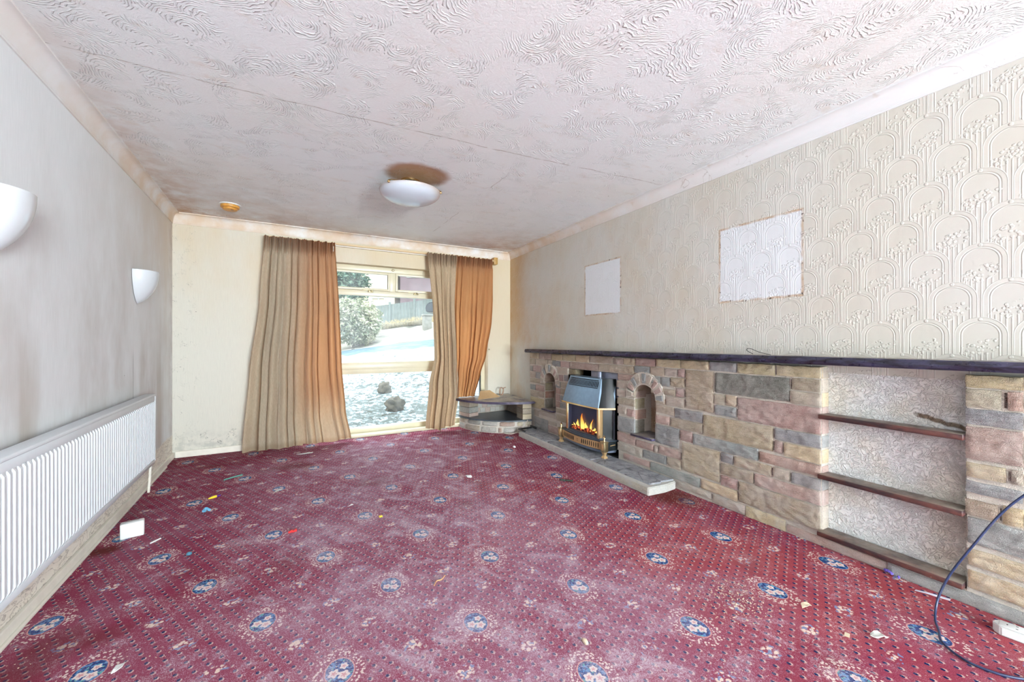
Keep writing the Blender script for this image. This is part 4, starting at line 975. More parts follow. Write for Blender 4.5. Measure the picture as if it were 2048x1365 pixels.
for sgn in (-1, 1):
    s = GC + sgn * 0.345; post = BM(); box(post, (s - 0.025, -0.205, 0.128), (s + 0.025, -0.155, 0.220), 0.003); box(post, (s - 0.029, -0.209, 0.216), (s + 0.029, -0.151, 0.224), 0.002)
    po = GF.part('corner_post', post, M_BRASS_D, label='square aged brass corner post')
    bm = BM(); lathe(bm, [(0.030, ZH + 0.0), (0.030, ZH + 0.008), (0.017, ZH + 0.022), (0.017, ZH + 0.034), (0.026, ZH + 0.052), (0.026, 0.129)], 4, (s, -0.180, 0), a0=math.pi / 4, a1=math.pi / 4 + 2 * math.pi); GF.part('foot', bm, M_BRASS_S, po)
    bm = BM(); lathe(bm, [(0.0, 0.222), (0.011, 0.223), (0.008, 0.236), (0.0065, 0.246), (0.013, 0.250), (0.012, 0.258), (0.005, 0.266), (0.007, 0.272), (0.0, 0.280)], 16, (s, -0.180, 0)); GF.part('finial', bm, M_BRASS, po)
    bm = BM(); box(bm, (s - 0.014, -0.2065, 0.145), (s + 0.014, -0.2045, 0.203), 0.0015); lathe(bm, [(0.0, 0.0), (0.010, 0.0), (0.010, 0.003), (0.0, 0.003)], 18, (0, 0, 0), 'Y'); bmesh.ops.translate(bm, verts=[v for v in bm.verts if abs(v.co.x) < 0.05 and abs(v.co.z) < 0.05], vec=(s, -0.2095, 0.174)); GF.part('post_panel', bm, M_BRASS_S, po)
    bm = BM(); box(bm, (s + sgn * 0.010, -0.155, 0.134), (s + sgn * 0.020, -0.02, 0.216), 0.003); GF.part('plinth_side', bm, M_BLACK)
bm = BM(); tube(bm, [(GC + 0.367, -0.13, 0.182), (GC + 0.370, -0.10, 0.186), (GC + 0.370, -0.075, 0.186)], 0.004, 8); GF.part('handle', bm, M_BRASS_S)

# ------------------------------------------------------------------ quarter-round corner seat of stone
CX, CY = 2.69, 4.99
def arc_pts(r, a0, a1, n, cx_=CX, cy_=CY): return [(cx_ + r * math.cos(math.radians(a0 + (a1 - a0) * k / n)), cy_ + r * math.sin(math.radians(a0 + (a1 - a0) * k / n))) for k in range(n + 1)]
CS = Thing('corner_plinth', 'low quarter-round stone corner unit with two slate slabs between window and fireplace', 'corner unit', (2.35, 4.65, 0.0))
bm = BM(); lay(bm); core = arc_pts(0.735, 180, 265.5, 20) + [(CX, CY)]
n0 = 0; prism(bm, core, 0.0, 0.15, 'Z'); paint(bm, bm.faces, MORT)
def arc_stone(a0, a1, z0, z1, rgb, r=0.735, out=0.015):
    nu = max(3, int((a1 - a0) / 2)); nv = 5; sd = a0 * 0.7 + z0 * 90
    def fn(u, v):
        a = math.radians(a0 + (a1 - a0) * u); e = min(u, 1 - u, v, 1 - v); h = -0.006 if e < 1e-6 else out + 0.006 * noise.noise(Vector((u * 4 + sd, v * 3, 0)))
        return (CX + (r + h) * math.cos(a), CY + (r + h) * math.sin(a), z0 + (z1 - z0) * v)
    n0 = len(bm.faces); grid(bm, nu, nv, fn); bm.faces.ensure_lookup_table(); paint(bm, bm.faces[n0:], rgb)
PL = {'W': (206, 200, 188), 'P': (204, 166, 146), 'Y': (214, 190, 150), 'G': (150, 148, 138), 'B': (180, 158, 130)}
for a0, a1, k in ((181, 196, 'B'), (197, 214, 'G'), (215, 232, 'W'), (233, 249, 'P'), (250, 257, 'Y'), (258, 265, 'Y')): arc_stone(a0, a1, 0.082, 0.143, PL[k])
for a0, a1, k in ((181, 192, 'G'), (193, 213, 'B'), (214, 231, 'W'), (232, 236, 'P'), (237, 251, 'W'), (252, 265, 'W')): arc_stone(a0, a1, 0.004, 0.076, PL[k])
def pier(poly, zs, cols):
    z = 0.168
    for h, k in zip(zs, cols):
        b2 = len(bm.verts); n0 = len(bm.faces); vs2 = prism(bm, poly, z, z + h - 0.006, 'Z'); bm.faces.ensure_lookup_table(); fs = bm.faces[n0:]
        paint(bm, fs, PL[k]); z += h
lp = arc_pts(0.745, 181, 200, 6) + [(CX - 0.55, CY - 0.20), (CX - 0.55, CY - 0.01)]; pier(lp, (0.050, 0.075, 0.078), 'PGB')
rp = arc_pts(0.745, 256, 265, 4) + [(CX - 0.04, CY - 0.54), (CX - 0.16, CY - 0.54)]; pier(rp, (0.070, 0.065, 0.068), 'YBY')
for (p, q) in (((CX - 0.70, CY - 0.03), (CX, CY)), ((CX - 0.03, CY - 0.62), (CX, CY))):
    n0 = len(bm.faces); box(bm, (p[0], p[1], 0.168), (q[0], q[1], 0.372)); bm.faces.ensure_lookup_table(); paint(bm, bm.faces[n0:], (196, 172, 150))
for k in range(7):
    for row in range(3):
        a = CX - 0.52 + k * 0.075 + (0.03 if row % 2 else 0); z = 0.174 + row * 0.066; n0 = len(bm.faces)
        if a + 0.068 < CX - 0.03: box(bm, (a, CY - 0.037, z), (a + 0.068, CY - 0.028, z + 0.058), 0.003)
        bm.faces.ensure_lookup_table(); paint(bm, bm.faces[n0:], random.choice([PL['P'], PL['W'], PL['Y'], PL['W']]))
CS.part('masonry', bm, M_STONE, label='pale stone and mortar courses', angle=45)
def slab(r, z0, z1, a0=180, a1=265.5, inset=0.0):
    bm = BM(); prism(bm, arc_pts(r, a0, a1, 32) + [(CX - inset, CY - inset)], z0, z1, 'Z')
    bmesh.ops.bevel(bm, geom=[e for e in bm.edges if abs(e.verts[0].co.z - e.verts[1].co.z) < 1e-6], offset=0.006, segments=2, affect='EDGES'); return bm
CS.part('lower_slab', slab(0.775, 0.150, 0.166, 183, 265, 0.03), plain('blue_grey_slate', srgb(76, 84, 92), 0.3, var=0.2, nscale=12, bump=0.15))
CS.part('top_slab', slab(0.835, 0.372, 0.400), mat_slate('brown_dusted_slate', srgb(62, 54, 74), srgb(94, 84, 104), 0.3, 0.95))
bm = BM(); prism(bm, [(2.06, 4.62), (2.42, 4.72), (2.36, 4.90), (2.20, 4.86)], 0.402, 0.406, 'Z')
for v in bm.verts:
    if v.co.y > 4.82: v.co.z += 0.07
solo('folded_card', bm, plain('brown_cardboard', srgb(206, 168, 122), 0.8, bump=0.2), 'torn piece of folded brown card lying on top of the corner unit', 'cardboard', (2.26, 4.76, 0.402), smooth=False)
bm = BM(); P_ = []
for k in range(26):
    a = -1.2 + 2 * math.pi * k / 25; P_.append((2.53 + 0.035 * math.cos(a), 4.88 + 0.01 * math.cos(a), 0.452 + 0.050 * math.sin(a)))
P_ += [(2.57, 4.89, 0.497), (2.60, 4.893, 0.499)]
tube(bm, P_, 0.007, 8); solo('cable_loop', bm, plain('dull_brown_cable', srgb(176, 140, 116), 0.6), 'short stiff brown loop standing at the back of the corner unit', 'loop', (2.53, 4.88, 0.40))

# ------------------------------------------------------------------ curtains and their rail
def prof(keys, t):
    for (t0, a), (t1, b) in zip(keys[:-1], keys[1:]):
        if t <= t1: f = (t - t0) / (t1 - t0); f = f * f * (3 - 2 * f) * 0.5 + f * 0.5; return a + (b - a) * f
    return keys[-1][1]
def curtain(left, right, zt, zb, folds, amp, y0, seed, nu, nv=90, thick=True):
    bm = BM(); rnd = random.Random(seed); ph = [rnd.uniform(-0.5, 0.5) for _ in range(40)]
    def fn(u, v):
        v2 = v ** 0.9
        xl, xr = prof(left, v), prof(right, v)
        uu = u + 0.016 * math.sin(u * folds * 2.2 + seed) * (0.4 + v)
        x = xl + (xr - xl) * u
        a = amp * (0.30 + 0.70 * min(1, v * 2.2)) * (1.0 + 0.35 * noise.noise(Vector((u * 5, v * 1.5, seed))))
        f = 2 * math.pi * folds * uu + 2.6 * noise.noise(Vector((u * 4.2, v * 0.5, seed + 3)))
        y = -a * ((0.35 + 0.55 * abs(noise.noise(Vector((u * 6, v * 0.7, seed + 5)))) * 1.6) * math.sin(f) + 0.22 * math.sin(f * 1.7 + 1.3 + v * 0.8) + 0.45 * noise.noise(Vector((u * 13, v * 1.3, seed + 8))))
        y -= 0.004 * noise.noise(Vector((u * 40, v * 14, seed)))
        if v < 0.075: k = 1 - v / 0.075; y += -0.013 * math.sin(2 * math.pi * folds * 3.3 * u + seed + 2 * noise.noise(Vector((u * 30, 0, 0)))) * (0.5 + k)
        if abs(v - 0.052) < 0.012: y += 0.006
        x += a * 0.30 * math.cos(f)
        zb_ = zb(u) if callable(zb) else zb
        z = zt + (zb_ - zt) * v + (0.006 * math.sin(u * 60) if v < 0.01 else 0) + 0.010 * noise.noise(Vector((u * 8, 3, seed))) * v
        y -= 0.05 * max(0, v - 0.90) * 4 * abs(noise.noise(Vector((u * 6, 2, seed))))
        return (x, y0 + y, z)
    grid(bm, nu, nv, fn)
    return bm
CLx = [(0, -0.255), (0.30, -0.300), (0.63, -0.385), (1, -0.445)]; CRx = [(0, 0.420), (0.36, 0.458), (0.62, 0.480), (0.85, 0.525), (1, 0.585)]
bm = curtain(CLx, CRx, 2.243, lambda u: 0.012 + 0.045 * max(0, u - 0.45) ** 1.0 + 0.02 * (1 if 0.52 < u < 0.60 else 0), 11, 0.050, 4.852, 2.0, 330)
bmesh.ops.solidify(bm, geom=bm.faces[:], thickness=0.0015)
solo('curtain', bm, M_CURT_L, 'wider left curtain, greige with a brown backlit side, its hem trailing on the carpet', 'curtain', (0.05, 4.87, 0.0), group='curtains at the window', angle=60)
# right-hand curtain: a crossed-over front width and the amber backlit width
CT2 = Thing('curtain', 'narrower amber backlit right curtain hanging behind the stone corner unit', 'curtain', (1.75, 4.88, 0.0), group='curtains at the window')
bm = curtain([(0, 1.475), (0.35, 1.545), (0.6, 1.565), (0.75, 1.50), (1, 1.455)], [(0, 1.86), (0.3, 1.83), (0.6, 1.86), (0.8, 1.90), (1, 1.84)], 2.252, lambda u: 0.05 - 0.035 * math.exp(-((u - 0.45) / 0.12) ** 2), 5, 0.048, 4.86, 5.0, 160)
bmesh.ops.solidify(bm, geom=bm.faces[:], thickness=0.0015); CT2.part('front_width', bm, M_CURT_F, angle=60, label='greige leading edge')
bm = curtain([(0, 1.80), (0.4, 1.76), (0.8, 1.80), (1, 1.82)], [(0, 2.405), (0.30, 2.392), (0.45, 2.37), (0.7, 2.29), (0.85, 2.20), (1, 2.12)], 2.262, lambda u: 0.05 if u < 0.10 else (0.05 + 0.36 * min(1, (u - 0.10) / 0.05)), 8, 0.040, 4.90, 9.0, 240)
bmesh.ops.solidify(bm, geom=bm.faces[:], thickness=0.0015); CT2.part('amber_width', bm, M_CURT_R, angle=60, label='amber backlit folds')
CR = Thing('curtain_rail', 'long cream painted curtain rail under the coving over the window', 'curtain rail', (1.08, 4.95, 2.21))
bm = BM(); box(bm, (-0.26, 4.925, 2.243), (2.45, 4.945, 2.262), 0.003); CR.part('rail', bm, plain('cream_rail', srgb(216, 186, 144), 0.5, var=0.1, nscale=6))
bm = BM(); box(bm, (-0.26, 4.968, 2.236), (2.46, 5.006, 2.272), 0.003); CR.part('batten', bm, M_SKIRT)
bm = BM(); box(bm, (2.435, 4.915, 2.205), (2.492, 5.004, 2.300), 0.004); box(bm, (2.447, 4.912, 2.25), (2.478, 4.918, 2.285), 0.002); CR.part('end_bracket', bm, plain('yellowed_plastic', srgb(186, 146, 84), 0.4, var=0.1), label='yellowed end bracket')
bm = BM(); tube(bm, [(0.425, 4.90, 2.235), (0.405, 4.88, 2.20), (0.395, 4.87, 2.150)], 0.012, 10); CR.part('draw_toggle', bm, M_SKIRT)
bm = BM(); lathe(bm, [(0.0, 0.0), (0.007, -0.001), (0.009, -0.008), (0.005, -0.014), (0.0, -0.015)], 14, (2.40, YB, 1.03), 'Y'); solo('round_stud', bm, M_BRASS_D, 'small round brown stud in the wall between the right curtain and the corner', 'stud', (2.40, YB, 1.03))

# ------------------------------------------------------------------ ceiling fittings
LX, LY = 0.81, 3.115
CLT = Thing('ceiling_light', 'shallow opal glass bowl light with brass clips in the middle of the ceiling', 'ceiling light', (LX, LY, CH))
bm = BM(); R_ = 0.232; pr = []
for k in range(15):
    a = math.pi / 2 * k / 14; pr.append((R_ * math.sin(a) if k else 0.0, 2.315 - 0.092 * math.cos(a)))
pr += [(R_ - 0.004, 2.317)] + [((R_ - 0.006) * math.sin(math.pi / 2 * k / 14) if k else 0.0, 2.318 - 0.086 * math.cos(math.pi / 2 * k / 14)) for k in range(13, -1, -1)]
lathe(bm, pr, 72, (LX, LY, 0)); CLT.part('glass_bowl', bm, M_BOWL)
bm = BM(); lathe(bm, [(0.0, CH + 0.001), (0.075, CH), (0.075, CH - 0.014), (0.060, CH - 0.022), (0.022, CH - 0.026), (0.022, 2.30), (0.0, 2.30)], 40, (LX, LY, 0)); bs = CLT.part('ceiling_plate', bm, M_BRASS)
for k in range(3):
    a = math.radians(-25 + 120 * k); ex, ey = LX + R_ * math.cos(a), LY + R_ * math.sin(a)
    bm = BM(); tube(bm, [(LX + 0.05 * math.cos(a), LY + 0.05 * math.sin(a), CH - 0.02), (LX + 0.9 * R_ * math.cos(a), LY + 0.9 * R_ * math.sin(a), 2.338), (ex + 0.006 * math.cos(a), ey + 0.006 * math.sin(a), 2.322)], 0.0045, 8)
    blob(bm, (ex + 0.003 * math.cos(a), ey + 0.003 * math.sin(a), 2.314), (0.011, 0.011, 0.011), 2, 0.0); CLT.part('clip_arm', bm, M_BRASS)
SM = Thing('smoke_alarm', 'round yellowed smoke alarm on the ceiling near the far left corner', 'smoke alarm', (-0.50, 4.46, CH))
bm = BM(); lathe(bm, [(0.0, CH + 0.001), (0.085, CH), (0.085, CH - 0.008), (0.078, CH - 0.010), (0.0, CH - 0.010)], 40, (-0.50, 4.46, 0)); SM.part('base_plate', bm, M_PLASTIC)
bm = BM(); lathe(bm, [(0.0, CH - 0.009), (0.074, CH - 0.010), (0.072, CH - 0.030), (0.060, CH - 0.034), (0.056, CH - 0.034), (0.056, CH - 0.046), (0.046, CH - 0.052), (0.0, CH - 0.052)], 40, (-0.50, 4.46, 0)); SM.part('cover', bm, plain('nicotine_yellow_plastic', srgb(212, 150, 66), 0.4, var=0.15, nscale=30))
bm = BM(); lathe(bm, [(0.0, CH - 0.051), (0.012, CH - 0.052), (0.010, CH - 0.056), (0.0, CH - 0.056)], 16, (-0.48, 4.43, 0)); SM.part('test_button', bm, plain('dark_amber', srgb(160, 100, 50), 0.4))

# ------------------------------------------------------------------ wall lights and radiator on the left wall
def sconce(s, zt, lab, R=0.122, Hh=0.238):
    T = Thing('wall_light', lab, 'wall light', (s, 0.0, zt - Hh), LF, 'wall lights on the left wall')
    bm = BM(); K = 24; N_ = 28; rings = []
    for i in range(K + 1):
        t = i / K; r = R * math.sin(math.pi / 2 * (t ** 0.72)) ** 0.95 + 0.0015
        row = []
        for k in range(N_ + 1):
            a = math.pi * k / N_; row.append(bm.verts.new((s + r * math.cos(a), 0.004 + r * 1.0 * math.sin(a) ** 0.9, zt - Hh + Hh * t)))
        rings.append(row)
    inner = []
    for i in range(K, -1, -1):
        t = i / K; r = max(0.0005, R * math.sin(math.pi / 2 * (t ** 0.72)) ** 0.95 - 0.004)
        inner.append([bm.verts.new((s + r * math.cos(math.pi * k / N_), 0.004 + r * math.sin(math.pi * k / N_) ** 0.9, zt - Hh + 0.004 + (Hh - 0.003) * t)) for k in range(N_ + 1)])
    al = rings + inner
    for i in range(len(al) - 1):
        for k in range(N_): bm.faces.new((al[i][k], al[i][k + 1], al[i + 1][k + 1], al[i + 1][k]))
    T.part('glass_shade', bm, M_OPAL)
    bm = BM(); box(bm, (s - 0.045, 0.0, zt - 0.15), (s + 0.045, 0.022, zt - 0.05), 0.004); bp = T.part('back_plate', bm, M_BRASS)
    bm = BM(); lathe(bm, [(0.0, 0.0), (0.014, 0.0), (0.014, 0.05), (0.0, 0.05)], 16, (s, 0.045, zt - 0.14)); T.part('lamp_holder', bm, M_PLASTIC, bp)
    bm = BM(); blob(bm, (s + R * 0.93, 0.012, zt - 0.022), (0.006, 0.006, 0.006), 2, 0.0); T.part('fixing_screw', bm, M_BRASS_D)
sconce(1.110, 1.660, 'white pointed glass wall light near the far corner, over the end of the radiator')
sconce(2.865, 1.690, 'white pointed glass wall light cut by the left edge of the photo')
RX0, RX1, RZ0, RZ1 = 1.085, 3.30, 0.225, 0.745
RAD = Thing('radiator', 'long white ribbed double panel radiator on the left wall', 'radiator', ((RX0 + RX1) / 2, 0.06, RZ0), LF)
def ribbed(y0, y1):
    bm = BM(); P = 0.0333; pts = []
    s = RX0 + 0.012
    top = []; cols = []
    while s < RX1 - 0.02:
        for du, dy in ((0, 0), (0.007, 0), (0.011, 0.008), (0.022, 0.008), (0.026, 0)): pts.append((s + du, y1 - 0.008 + dy))
        s += P
    pts.append((RX1 - 0.012, y1 - 0.008))
    zr = [(RZ0 + 0.030, 0.0), (RZ0 + 0.045, 1.0), (RZ1 - 0.065, 1.0), (RZ1 - 0.050, 0.0)]
    g = [[bm.verts.new((p[0], (y1 - 0.008) + (p[1] - (y1 - 0.008)) * k, z)) for z, k in zr] for p in pts]
    for a, b in zip(g[:-1], g[1:]):
        for k in range(3): bm.faces.new((a[k], b[k], b[k + 1], a[k + 1]))
    box(bm, (RX0, y0, RZ1 - 0.052), (RX1, y1 - 0.004, RZ1 - 0.012), 0.005); box(bm, (RX0, y0, RZ0), (RX1, y1 - 0.004, RZ0 + 0.032), 0.005)
    box(bm, (RX0, y0, RZ0 + 0.03), (RX0 + 0.012, y1 - 0.006, RZ1 - 0.05), 0.002); box(bm, (RX1 - 0.012, y0, RZ0 + 0.03), (RX1, y1 - 0.006, RZ1 - 0.05), 0.002)
    box(bm, (RX0 + 0.01, y0, RZ0 + 0.03), (RX1 - 0.01, y0 + 0.003, RZ1 - 0.05))
    return bm
RAD.part('panel', ribbed(0.078, 0.102), M_WHITE, angle=25); RAD.part('panel', ribbed(0.035, 0.055), M_WHITE, label='rear panel', angle=25)
bm = BM(); box(bm, (RX0 - 0.002, 0.034, RZ1 - 0.014), (RX1, 0.103, RZ1 + 0.004), 0.006, 3)
for k in range(70):
    s = RX0 + 0.03 + k * (RX1 - RX0 - 0.06) / 69
RAD.part('top_cover', bm, M_WHITE)
bm = BM(); box(bm, (RX0 - 0.003, 0.036, RZ0 + 0.02), (RX0 + 0.001, 0.100, RZ1 - 0.01), 0.001); RAD.part('end_cover', bm, M_WHITE)
bm = BM(); lathe(bm, [(0.0, 0.0), (0.014, 0.0), (0.016, 0.02), (0.012, 0.045), (0.015, 0.052), (0.015, 0.10), (0.0, 0.104)], 18, (RX0 - 0.035, 0.066, RZ0 + 0.01))
tube(bm, [(RX0 - 0.035, 0.066, RZ0 + 0.025), (RX0 + 0.002, 0.066, RZ0 + 0.025)], 0.009, 10)
vv = RAD.part('valve', bm, plain('aged_chrome_and_paint', srgb(206, 198, 180), 0.35, 0.3), label='painted valve at the far end')
bm = BM(); tube(bm, [(RX0 - 0.035, 0.066, RZ0 + 0.012), (RX0 - 0.037, 0.060, 0.12), (RX0 - 0.04, 0.052, 0.0)], 0.0085, 10); RAD.part('pipe', bm, M_SKIRT)
for s in (1.55, 2.75):
    bm = BM(); box(bm, (s - 0.015, 0.0, 0.30), (s + 0.015, 0.036, 0.68), 0.002); RAD.part('bracket', bm, M_WHITE)

# ------------------------------------------------------------------ things lying on the carpet
BX = Thing('plastic_box', 'small white plastic box standing on the carpet by the radiator', 'box', (-0.82, 3.12, 0.0))
Rb = Matrix.Rotation(math.radians(12), 4, 'Z')
bm = BM(); box(bm, (-0.052, -0.026, 0.0), (0.052, 0.026, 0.088), 0.007, 3); bmesh.ops.transform(bm, matrix=Matrix.Translation((-0.82, 3.12, 0)) @ Rb, verts=bm.verts); BX.part('body', bm, M_PLASTIC)
bm = BM(); box(bm, (-0.030, -0.012, 0.0875), (0.030, 0.012, 0.0895), 0.001); bmesh.ops.transform(bm, matrix=Matrix.Translation((-0.82, 3.12, 0)) @ Rb, verts=bm.verts); BX.part('lid_recess', bm, plain('light_grey_plastic', srgb(206, 206, 206), 0.5), label='pale grey inset in the top')

# socket strip by the near pier
EX = Thing('extension_socket', 'white multi-socket extension strip on the carpet by the near stone pier', 'extension socket', (2.45, 0.36, 0.0))
pts0 = [(-0.20, -0.030), (0.18, -0.030), (0.20, -0.012), (0.20, 0.012), (0.18, 0.030), (-0.20, 0.030)]
Rs = Matrix.Translation((2.462, 0.262, 0)) @ Matrix.Rotation(math.radians(97), 4, 'Z')
bm = BM(); prism(bm, pts0, 0.0, 0.036, 'Z'); bmesh.ops.bevel(bm, geom=[e for e in bm.edges], offset=0.004, segments=2, affect='EDGES'); bmesh.ops.transform(bm, matrix=Rs, verts=bm.verts); exb = EX.part('case', bm, M_PLASTIC)
for k in range(4):
    c = 0.150 - 0.085 * k
    bm = BM(); box(bm, (c - 0.034, -0.024, 0.0355), (c + 0.034, 0.024, 0.0385), 0.0015); bmesh.ops.transform(bm, matrix=Rs, verts=bm.verts); so = EX.part('socket', bm, M_PLASTIC)
    bm = BM()
    for a, b, w, h in ((0.014, 0.0, 0.0035, 0.0018), (-0.010, 0.011, 0.0018, 0.003), (-0.010, -0.011, 0.0018, 0.003)): box(bm, (c + a - h, b - w, 0.0380), (c + a + h, b + w, 0.0390))
    bmesh.ops.transform(bm, matrix=Rs, verts=bm.verts); EX.part('socket_slot', bm, M_DARK, so, smooth=False)
# cable
cp = [(2.53, 0.30, 0.66), (2.50, 0.385, 0.555), (2.47, 0.447, 0.455), (2.42, 0.507, 0.320), (2.385, 0.565, 0.180), (2.345, 0.590, 0.080), (2.29, 0.585, 0.018), (2.225, 0.558, 0.007), (2.148, 0.529, 0.007), (2.101, 0.461, 0.007), (2.111, 0.394, 0.007), (2.156, 0.339, 0.007), (2.25, 0.26, 0.007), (2.36, 0.16, 0.007)]
bm = BM(); tube(bm, smooth_path(cp, 10), 0.0042, 10); solo('cable', bm, plain('dark_blue_cable', srgb(38, 50, 84), 0.28, var=0.15), 'dark blue cable arching down past the near pier and coiling on the carpet', 'cable', (2.22, 0.52, 0.0))

def flat(name, pts, x, y, rot, mat, label, cat, h=0.004, curl=0.012, group=None):
    bm = BM(); prism(bm, pts, 0.001, h, 'Z'); bmesh.ops.subdivide_edges(bm, edges=bm.edges[:], cuts=2, use_grid_fill=True)
    for v in bm.verts: v.co.z += curl * abs(noise.noise(Vector((v.co.x * 22 + x, v.co.y * 22 + y, 0.5))))
    bmesh.ops.transform(bm, matrix=Matrix.Translation((x, y, 0)) @ Matrix.Rotation(rot, 4, 'Z'), verts=bm.verts)
    return solo(name, bm, mat, label, cat, (x, y, 0.0), group=group, smooth=False)
PAPER = plain('white_paper', srgb(236, 234, 232), 0.8, var=0.04); CREAM = plain('cream_paint_flake', srgb(222, 204, 176), 0.7, var=0.08); GREY = plain('dirty_white_paper', srgb(206, 204, 196), 0.8, var=0.15, nscale=60)
flat('paper_scrap', [(-0.025, -0.02), (0.02, -0.025), (0.028, 0.015), (0.0, 0.022), (-0.022, 0.02)], 1.296, 3.10, 0.2, PAPER, 'bright white paper scrap in the middle of the dusty carpet', 'paper', 0.003, 0.03, 'paper scraps on the carpet')
flat('wallpaper_scrap', [(-0.09, -0.01), (0.04, -0.05), (0.07, 0.01), (0.02, 0.03)], 0.123, 4.55, 0.2, PAPER, 'torn pale scrap on the carpet in front of the left curtain', 'scrap', 0.003, 0.02)
flat('paint_flake', [(-0.022, -0.008), (0.0, -0.013), (0.022, -0.003), (0.015, 0.010), (-0.015, 0.010)], 1.934, 0.887, -0.5, CREAM, 'curled cream flake with brown shadow, left of the lowest alcove shelf', 'flake', 0.003, 0.02)
flat('paper_scrap', [(-0.035, -0.006), (0.0, -0.016), (0.035, -0.010), (0.025, 0.012), (-0.02, 0.010)], 1.98, 0.663, -0.45, GREY, 'crumpled greyish paper scrap nearest the cable loop', 'paper', 0.003, 0.025, 'paper scraps on the carpet')
flat('card_square', [(-0.013, -0.008), (0.013, -0.008), (0.013, 0.008), (-0.013, 0.008)], 1.89, 0.725, 0.3, CREAM, 'tiny cream card square left of the crumpled greyish scrap', 'card', 0.003, 0.0)
flat('paper_scrap', [(-0.022, -0.008), (0.005, -0.018), (0.024, 0.0), (0.008, 0.018)], -0.535, 1.882, 0.8, PAPER, 'white paper scrap beside the medallion at the bottom left', 'paper', 0.003, 0.02, 'paper scraps on the carpet')
flat('paper_scrap', [(-0.02, -0.006), (0.02, -0.010), (0.014, 0.010)], 0.352, 2.964, 0.3, PAPER, 'small white scrap left of the yellow plastic bit', 'paper', 0.003, 0.01, 'paper scraps on the carpet')
flat('paper_scrap', [(-0.03, -0.006), (0.0, -0.012), (0.035, -0.002), (0.0, 0.010)], -0.10, 3.52, 0.6, GREY, 'pale scrap touching a medallion left of the room centre', 'paper', 0.003, 0.012, 'paper scraps on the carpet')
flat('plastic_strip', [(-0.055, -0.006), (0.055, -0.010), (0.06, 0.006), (-0.05, 0.008)], 2.52, 0.655, -1.15, plain('clear_plastic', srgb(226, 220, 232), 0.15), 'thin clear plastic strip against the stone base under the near pier', 'strip', 0.003, 0.006)
flat('yellow_chip', [(-0.010, -0.009), (0.010, -0.009), (0.010, 0.009), (-0.010, 0.009)], 0.504, 2.682, 0.2, plain('yellow_plastic', srgb(240, 206, 50), 0.4), 'small square yellow plastic chip in the middle of the carpet', 'plastic chip', 0.008, 0.0)
bm = BM(); tube(bm, [(-0.53, 3.575, 0.006), (-0.50, 3.59, 0.008), (-0.485, 3.60, 0.008)], [0.004, 0.010, 0.008], 8); cr = Thing('crayon_stub', 'yellow crayon-like stub with purple end near the left wall', 'stub', (-0.505, 3.588, 0.0)); cr.part('yellow_end', bm, plain('yellow_plastic', srgb(240, 206, 50), 0.4))
bm = BM(); tube(bm, [(-0.485, 3.60, 0.008), (-0.462, 3.61, 0.007)], [0.008, 0.004], 8); cr.part('purple_end', bm, plain('purple_plastic', srgb(90, 40, 140), 0.4), label='purple tip')
bm = BM()
for k in range(7): blob(bm, (-0.50 + random.uniform(-0.02, 0.02), 3.315 + random.uniform(-0.015, 0.015), 0.012 + random.uniform(0, 0.012)), (0.011, 0.009, 0.010), 1, 0.5, 4, k)
solo('crumpled_wrapper', bm, plain('light_blue_foil', srgb(110, 176, 210), 0.3, 0.2, var=0.25, nscale=90), 'crumpled light blue wrapper on the carpet near the radiator', 'wrapper', (-0.50, 3.315, 0.0), smooth=False)
bm = BM(); blob(bm, (-0.482, 2.696, 0.009), (0.013, 0.013, 0.009), 2, 0.2, 2, 3); solo('bottle_cap', bm, plain('teal_plastic', srgb(70, 120, 140), 0.4), 'small teal cap on the carpet right of the white box', 'cap', (-0.482, 2.696, 0.0))
bm = BM()
for k in range(4): box(bm, (-0.02 + k * 0.011, 2.712 + 0.004 * (k % 2), 0.002), (-0.008 + k * 0.011, 2.722 + 0.003 * k, 0.012 + 0.003 * (k % 2)), 0.001)
solo('red_scrap', bm, plain('red_plastic', srgb(214, 40, 40), 0.4), 'bright red plastic scrap beside a medallion left of centre', 'plastic scrap', (-0.003, 2.716, 0.0), smooth=False)
bm = BM(); tube(bm, [(-0.49, 3.998, 0.006), (-0.43, 4.04, 0.007), (-0.372, 4.078, 0.006)], 0.006, 8); solo('green_stick', bm, plain('green_grey_plastic', srgb(96, 150, 140), 0.4), 'thin greenish stick lying on the carpet near the far left corner', 'stick', (-0.43, 4.04, 0.0))
bm = BM()
for k in range(9): a = k / 8; blob(bm, (1.925 + 0.07 * a, 2.655 - 0.055 * a, 0.011 - 0.004 * a), (0.013, 0.010, 0.009 - 0.003 * a), 1, 0.5, 3, k)
solo('dead_leaf_scrap', bm, plain('dark_green_scrap', srgb(50, 58, 48), 0.6, var=0.4, nscale=60), 'dark green and black scrap on the carpet in front of the hearth', 'scrap', (1.948, 2.633, 0.0))
bm = BM(); blob(bm, (0.971, 1.185, 0.008), (0.009, 0.017, 0.008), 2, 0.3, 2, 9); solo('stone_chip', bm, CREAM, 'small tan chip on the carpet close to the camera, above the bottom centre medallion', 'chip', (0.971, 1.185, 0.0))
bm = BM(); tube(bm, smooth_path([(0.58, 1.80, 0.004), (0.60, 1.825, 0.007), (0.625, 1.83, 0.004), (0.65, 1.85, 0.007)], 5), 0.0028, 6); solo('twig', bm, plain('tan_twig', srgb(206, 152, 110), 0.7), 'short curled tan shaving near the middle of the near carpet', 'twig', (0.618, 1.83, 0.0))
bm = BM(); tube(bm, [(-0.70, 2.95, 0.005), (-0.665, 2.995, 0.005)], 0.004, 6); solo('white_stick', bm, PAPER, 'thin white stick on the carpet just right of the white box', 'stick', (-0.684, 2.97, 0.0))
bm = BM(); rp_ = random.Random(5)
